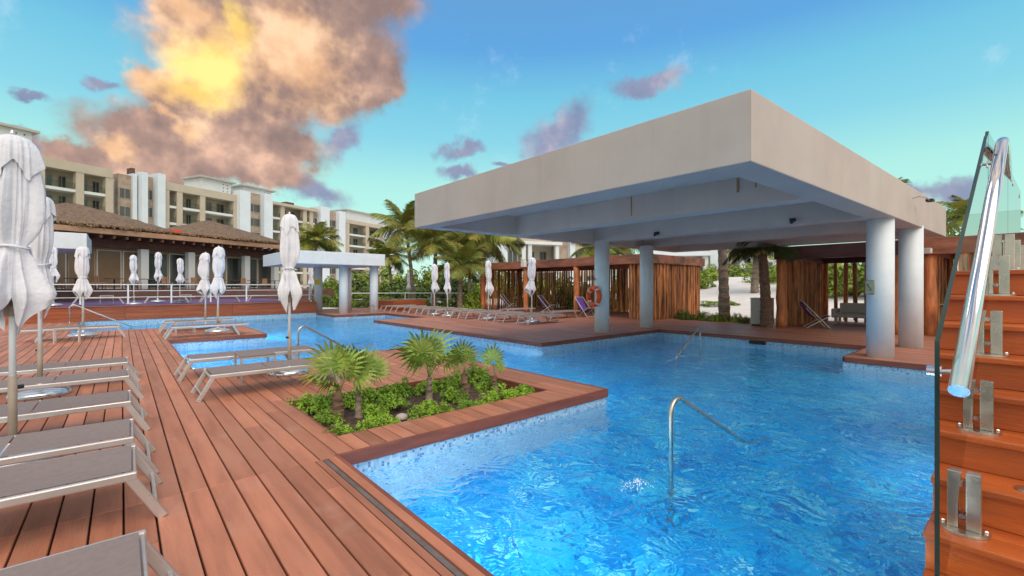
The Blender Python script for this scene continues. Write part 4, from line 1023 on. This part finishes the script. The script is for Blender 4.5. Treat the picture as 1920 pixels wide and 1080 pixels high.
# hedges and bushes
BU = [leafy(s, 2200, .075, 'bush', .85, 34, core=.3) for s in (11, 12, 13)]; BD = [leafy(s, 2200, .085, 'bush_dark', .85, 34, core=.3) for s in (14, 15)]
def bushes(rows, group, fmt, dark=()):
    for i, (x, y, s, h) in enumerate(rows):
        me = BD[i % 2] if i in dark else BU[i % 3]
        plant('garden_bush', me, (x, y, (dune_z(x, y) if x > 20 and y < 46 else 0)-.1), (s, s, h), fmt % od[i % 10] if '%' in fmt else fmt, 'bush', group)
rows = []
for i in range(9): rows.append((18.95+rnd.uniform(-.1, .2), 6.95+.42*i, .32, rnd.uniform(.42, .58)))
bushes(rows, 'low hedge beyond the deck', '%s low leafy plant between cabinet and log cabana, counted from the cabinet')
def px_rows(lst): return [(*pt(u, d)[:2], s, h) for u, d, s, h in lst]
bushes(px_rows([(752, 33, .8, .8), (775, 31, .7, .7), (800, 32.5, .8, .7), (828, 31, .8, .8), (852, 30, .9, .9), (880, 28.5, .9, 1.3)]), 'low plants on the lawn', '%s low plant on the lawn behind the right loungers')
bushes(px_rows([(1322, 38, 1.3, 1.3), (1445, 33, 1.6, 1.7), (1405, 46, 2.4, 1.9), (1368, 50, 2.4, 1.9), (1335, 50, 2.2, 1.9), (1475, 34, 1.8, 2.0), (1312, 34, 1.2, 1.2), (1345, 27.0, 1.4, .38)]), 'bushes round the sand path', '%s bush round the sand path seen under the large roof')
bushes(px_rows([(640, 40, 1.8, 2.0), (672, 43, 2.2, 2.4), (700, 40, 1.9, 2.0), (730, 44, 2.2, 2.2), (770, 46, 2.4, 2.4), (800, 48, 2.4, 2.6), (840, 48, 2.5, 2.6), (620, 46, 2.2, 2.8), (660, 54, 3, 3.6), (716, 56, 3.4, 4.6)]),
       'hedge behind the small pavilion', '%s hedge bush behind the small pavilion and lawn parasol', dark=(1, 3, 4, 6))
bushes(px_rows([(605, 33, .9, 1.2), (632, 34, .9, 1.1), (655, 32.5, .8, 1.2), (690, 31.5, .9, 1.0), (720, 33, .8, 1.0)]), 'plants under the small pavilion', '%s plant seen through the small pavilion columns', dark=(0, 3))
bushes(px_rows([(880, 31, 1.2, 1.2), (790, 52, 3.2, 4.2), (930, 42, 2.6, 3.2), (990, 34, 2., 2.4), (1040, 33, 1.9, 2.4), (1090, 30, 1.8, 2.2), (1150, 29, 1.8, 2.2), (1200, 28, 1.6, 2.0), (850, 50, 3.2, 4.2), (1250, 27, 1.4, 1.8)]),
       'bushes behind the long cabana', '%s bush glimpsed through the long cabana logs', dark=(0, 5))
bushes(px_rows([(1560, 26, 1.8, 2.6), (1600, 25, 1.8, 2.4), (1640, 26, 1.8, 2.6), (1530, 28, 1.8, 2.6), (1740, 24, 1.5, 2.2), (1820, 36, 3.6, 6.2)]), 'bushes behind the dark cabana', '%s bush behind the dark beam cabana logs')

# ------------------------------------------------------------------ restaurant
e = Vector((.909, .417, 0)); EA = math.atan2(.417, .909)
rb = FWD*29.4+RGT*(-.946*29.4)
rs = tag(empty('thatched_restaurant', (rb.x, rb.y, 0), EA), 'open fronted restaurant with thatched hip roofs and white columns', 'restaurant')
def hip(s0, s1, y0, y1, z0, z1, seed):
    q = random.Random(seed); cx = (s0+s1)/2; cy = (y0+y1)/2; m = MB(); n = 72; rings = 14
    rl = max(0, (s1-s0)-(y1-y0))/2
    for k in range(rings+1):
        t = k/rings
        for j in range(n):
            a = 2*PI*j/n; ca, sa = math.cos(a), math.sin(a); sq = 1/max(abs(ca), abs(sa)); sq = sq*.75+.25*1.12
            r = 1-t
            x = cx+rl*max(-1, min(1, ca*1.6))*t*.8+ca*sq*r*(s1-s0)/2; y = cy+sa*sq*r*(y1-y0)/2
            z = z0+(z1-z0)*(t**.92)+(.045*q.uniform(-1, 1) if k < rings else 0)*(1 if k > 0 else 2)
            m.v.append((x, y, z))
    for k in range(rings):
        for j in range(n):
            a = k*n+j; b = k*n+(j+1) % n; m.f.append((a, b, b+n, a+n))
    m.f.append(tuple(rings*n+j for j in range(n)))
    o = m.build('thatch_roof', 'thatch', rs, recalc=False, smooth=True)
    f = MB()
    for k in range(1500):
        a = q.uniform(0, 2*PI); ca, sa = math.cos(a), math.sin(a); sq = 1/max(abs(ca), abs(sa)); sq = sq*.75+.25*1.12
        x = cx+ca*sq*(s1-s0)/2*q.uniform(.96, 1.01); y = cy+sa*sq*(y1-y0)/2*q.uniform(.96, 1.01); z = z0+q.uniform(-.02, .18); w = q.uniform(.03, .08); dx = q.uniform(-.12, .12)
        tx, ty = -sa, ca
        f.quad((x-tx*w, y-ty*w, z), (x+tx*w, y+ty*w, z), (x+dx*.5+tx*w*.3+ca*.12, y+sa*.12+ty*w*.3, z-q.uniform(.06, .2)), (x+dx*.5-tx*w*.3+ca*.1, y+sa*.1-ty*w*.3, z-q.uniform(.06, .2)))
    ff = f.build('thatch_fringe', 'thatch_fringe', o, recalc=False); ff['kind'] = 'stuff'
hip(-4.2, 5.6, -.9, 8.5, 5.42, 7.35, 1); hip(5.2, 14.9, -.9, 8.5, 5.42, 7.35, 2)
MB().box(-8, 14.6, -.95, -.5, 4.92, 5.26).build('eave_beam', 'resto_beam', rs)
MB().box(-8, 14.6, .6, 1.0, 4.15, 4.85).build('wall_band', 'resto_dark', rs)
for k in range(26):
    x = -4+.72*k; MB().box(x-.07, x+.07, -.85, .6, 4.66, 4.90).build('rafter_end', 'resto_dark', rs)
for s_ in (3.35, 6.55, 11.2, 14.1, -1.8): MB().box(s_-.24, s_+.24, .25, .73, 1.25, 4.15).build('column', 'hotel_slab', rs)
MB().box(-8, 14.6, 1.4, 1.6, 1.25, 4.6).build('back_wall', 'resto_wall', rs)
for k in range(13):
    x = -5+1.5*k
    if x > 13.5: break
    fr = MB().box(x, x+1.42, 1.32, 1.39, 1.3, 4.02).build('glass_door', 'outdoor_white' if k % 3 else 'resto_wall', rs)
    MB().box(x+.07, x+1.35, 1.305, 1.319, 1.38, 3.95).build('pane', 'pane_orange_reflection' if k in (2, 3, 4, 5, 8, 9) else 'pane_dark', fr)
MB().box(4.9, 5.5, -.3, 2, 5.35, 5.75).build('valley_board', 'lifering', rs)
# tables and chairs under the eave
def dining_set(s_, y_, i):
    p = rb+e*s_+Vector((-.417, .909, 0))*y_; lab = ['leftmost', 'second', 'third', 'fourth', 'fifth', 'sixth', 'seventh', 'eighth'][i]
    t = tag(empty('dining_table', (p.x, p.y, 1.25), EA), '%s dark dining table before the restaurant glass, from the left' % lab, 'table', 'restaurant tables')
    MB().box(-.4, .4, -.4, .4, .70, .74).build('table_top', 'resto_dark', t); MB().lathe([(.25, 0), (.04, .03), (.04, .7)], 10).build('pedestal', 'black', t)
    for k, dx in enumerate((-.75, .75)):
        q_ = p+e*dx; c = tag(empty('dining_chair', (q_.x, q_.y, 1.25), EA+(0 if k else PI)), '%s chair %s of the %s restaurant table' % ('brown', 'left' if not k else 'right', lab), 'chair', 'restaurant chairs')
        MB().box(-.22, .22, -.22, .22, .42, .47).build('seat', 'resto_beam', c); MB().box(.18, .22, -.22, .22, .47, .9).build('backrest', 'resto_beam', c)
        for x in (-.19, .19):
            for y in (-.19, .19): MB().box(x-.02, x+.02, y-.02, y+.02, 0, .418).build('leg', 'resto_dark', c)
for i in range(8): dining_set(-1.0+2.0*i, -.9, i)

# ------------------------------------------------------------------ hotel
hb = FWD*72+RGT*(-70.9)
def sx_(x):
    r = (x-960)/840; return (-70.9-72*r)/(.911*r-.4115)
FL = 3.2; ZP = 21.4
def building(name, label): return tag(empty(name, (hb.x, hb.y, 0), EA), label, 'building', 'hotel blocks')
def window(b, x0, x1, y, z0, z1, m='pane_dark', fm='hotel_in', mull=2):
    f = MB(); t = .12
    f.box(x0, x1, y-.06, y, z0, z0+t).box(x0, x1, y-.06, y, z1-t, z1).box(x0, x0+t, y-.06, y, z0+t, z1-t).box(x1-t, x1, y-.06, y, z0+t, z1-t)
    for k in range(1, mull):
        xm = x0+(x1-x0)*k/mull; f.box(xm-.05, xm+.05, y-.055, y-.001, z0+t, z1-t)
    w = f.build('window', 'alu_dull', b); MB().box(x0+t*.5, x1-t*.5, y-.03, y-.02, z0+t*.5, z1-t*.5).build('pane', m, w)
def fin(b, px0, px1, ztop, y0=-1.1, y1=6, m='hotel_white'):
    MB().box(sx_(px0), sx_(px1), y0, y1, 0, ztop).build('wall_fin', m, b)
def stack(b, px0, px1, ztop=ZP-.2, y=.0, n=6):
    """brown stone bay with one window per storey"""
    x0, x1 = sx_(px0), sx_(px1); MB().box(x0, x1, y, 6, 0, ztop).build('stone_bay', 'hotel_stone', b)
    for k in range(n):
        z1 = ztop-2.4-FL*k
        if z1 < 2: break
        window(b, x0+.12, x1-.12, y-.002, z1-1.9, z1, 'pane_dark', mull=2)
def balcony(b, px0, px1, cols, ztop=ZP, depth=2.6, fr='hotel_beige', slabm='hotel_slab', n=6, beam=1.45, cw=1.2, overhang=0., part=4):
    x0, x1 = sx_(px0), sx_(px1)
    MB().box(x0, x1, depth, depth+3.5, 0, ztop-.3).build('back_wall', 'hotel_in', b)
    MB().box(x0-overhang, x1+overhang, -.3-overhang, depth, ztop-beam, ztop).build('roof_beam', fr, b)
    for c in cols:
        xc = sx_(c); MB().box(xc-cw/2, xc+cw/2, -.22, .9, 0, ztop-beam).build('pillar', fr, b)
    for k in range(n):
        z = ztop-beam-.2-FL*(k+1)+.55
        if z < 1: break
        MB().box(x0+.01, x1-.01, -.02, depth, z-.45, z).build('floor_slab', slabm, b)
        MB().box(x0+.1, x1-.1, .02, .06, z+.05, z+1.05).build('glass_balustrade', 'glass_rail', b)
        xs = [x0]+[sx_(c) for c in cols if x0+1 < sx_(c) < x1-1]+[x1]
        for a, c in zip(xs[:-1], xs[1:]):
            w = c-a
            if w > 2.5:
                window(b, a+.18*w, a+.5*w, depth-.002, z+.02, z+2.3, 'pane_dark'); window(b, a+.62*w, a+.86*w, depth-.002, z+.02, z+2.3, 'pane_dark')
def penthouse(b, px0, px1, zt, y0=1.5, y1=7, holes=True):
    x0, x1 = sx_(px0), sx_(px1); MB().box(x0+.7, x1-.7, y0, y1, ZP-1.5, zt-.35).build('penthouse', 'hotel_slab', b)
    MB().box(x0, x1, y0-.8, y1, zt-.35, zt).build('penthouse_roof', 'roof_grey', b)
    if holes:
        h = MB()
        for k in range(3):
            for j in range(2): h.box(x1-1.6-j*.9, x1-1.4-j*.9, y0-.02, y0-.004, zt-1.0-k*.7, zt-.8-k*.7)
        h.build('vent_holes', 'black', b)
b1 = building('hotel_block', 'beige hotel block with balconies at the far left above the thatch')
balcony(b1, -60, 210, (-20, 75, 149, 204), cw=1.0); penthouse(b1, -40, 80, 25.4)
b2 = building('hotel_block', 'hotel block with white fins and brown panels above the second thatch')
fin(b2, 212, 226, 20.3, 2); stack(b2, 226, 251, 21.2, .8); fin(b2, 251, 259, 21.6, .3); fin(b2, 262, 274, 22.0, -.6); stack(b2, 274, 291, 21.6, .6); fin(b2, 291, 305, 22.3, -.9)
MB().box(sx_(255), sx_(262), 1.5, 3, 21.6, 22.8).build('chimney', 'resto_dark', b2)
balcony(b2, 305, 443, (311, 336, 379, 441), ztop=ZP-.3, cw=1.0); penthouse(b2, 378, 446, 24.0, 1.2); fin(b2, 443, 463, 22.2, -1.2); stack(b2, 463, 490, 22.4, .3); penthouse(b2, 462, 524, 24.2, 2.0)
b3 = building('hotel_block', 'hotel block with white balcony roof left of the coconut palms')
fin(b3, 490, 506, 22.6, -1.0); balcony(b3, 506, 590, (529, 571, 583), ztop=ZP-.2, beam=.6, fr='hotel_beige', overhang=.5, cw=1.1); stack(b3, 586, 597, 21.6, .4); fin(b3, 597, 614, 22.3, -.8); stack(b3, 614, 632, 21.8, .4)
MB().box(sx_(548), sx_(562), 2, 4, ZP-.2, ZP+.9).build('roof_unit', 'resto_dark', b3); MB().box(sx_(506), sx_(632), 4, 7, 0, ZP+.5).build('roof_core', 'hotel_slab', b3)
b4 = building('hotel_block', 'farthest hotel block partly behind the tallest palm')
fin(b4, 632, 644, 22.0, -.8); balcony(b4, 644, 716, (651, 688, 714), ztop=ZP-1.2, beam=1.0, fr='hotel_beige', cw=1.3); penthouse(b4, 654, 735, 23.4, 1.5, holes=False); fin(b4, 716, 745, 19.5, -.5)
# nearer wing seen under the roof
nb0 = pt(925, 60); nw = tag(empty('hotel_wing', (nb0.x, nb0.y, 0), R(-22)), 'white and brown hotel wing seen between palms under the large roof', 'building', 'hotel blocks')
MB().box(0, 2.0, 0, 8, 0, 12).build('wall_fin', 'hotel_white', nw)
MB().box(2.0, 3.7, .4, 8, 0, 12).build('stone_bay', 'hotel_stone', nw)
for z in (1.5, 4.6, 8.2): window(nw, 2.1, 3.6, .398, z, z+1.9)
MB().box(3.7, 9.6, 2.4, 8, 0, 11).build('back_wall', 'hotel_beige', nw)
for z in (.3, 4.1): 
    MB().box(3.3, 9.9, -.6, 2.4, z+3.1, z+3.5).build('floor_slab', 'hotel_slab', nw)
    window(nw, 5.6, 6.9, 2.398, z, z+2.4); window(nw, 7.6, 8.8, 2.398, z, z+2.4); MB().box(4.0, 9.6, -.4, -.36, z, z+1.0).build('glass_balustrade', 'glass_rail', nw)
for x in (4.0, 4.9, 9.0): MB().box(x, x+.55, -.3, .3, 0, 7.2).build('pillar', 'hotel_slab', nw)
MB().box(9.6, 11.2, .4, 8, 0, 12).build('stone_bay', 'hotel_stone', nw); MB().box(11.2, 12.0, -.4, 8, 0, 12).build('wall_fin', 'hotel_white', nw); MB().box(12.0, 18, 1, 8, 0, 11).build('side_wing', 'hotel_beige', nw)
for x in (12.6, 14.6, 16.4): window(nw, x, x+1.3, .998, 4.2, 6.6); window(nw, x, x+1.3, .998, .6, 3)
nb1 = pt(1225, 50); nv = tag(empty('garden_villa', (nb1.x, nb1.y, 0), R(-45)), 'white low building behind the bushes under the large roof', 'building', 'hotel blocks')
MB().box(0, 5.2, 2, 8, 0, 4.8).build('wall', 'hotel_beige', nv); MB().box(-.6, 6.2, -.6, 8.4, 4.82, 5.3).build('roof_slab', 'hotel_white', nv)
for x in (.4, 5.4): MB().box(x, x+.5, -.2, .3, 0, 4.8).build('pillar', 'hotel_slab', nv)
MB().box(6.4, 8.4, .6, 8, 0, 9).build('wall_fin', 'hotel_white', nv); MB().box(8.4, 9.6, 1.2, 8, 0, 9).build('stone_bay', 'hotel_stone', nv); MB().box(9.6, 13.5, .5, 8, 0, 9).build('wall_fin', 'hotel_white', nv)
for x in (.9, 2.9): window(nv, x, x+1.5, 1.998, .6, 3.4)
for x in (10.2, 11.9): window(nv, x, x+1.2, .498, 2.2, 4.2)
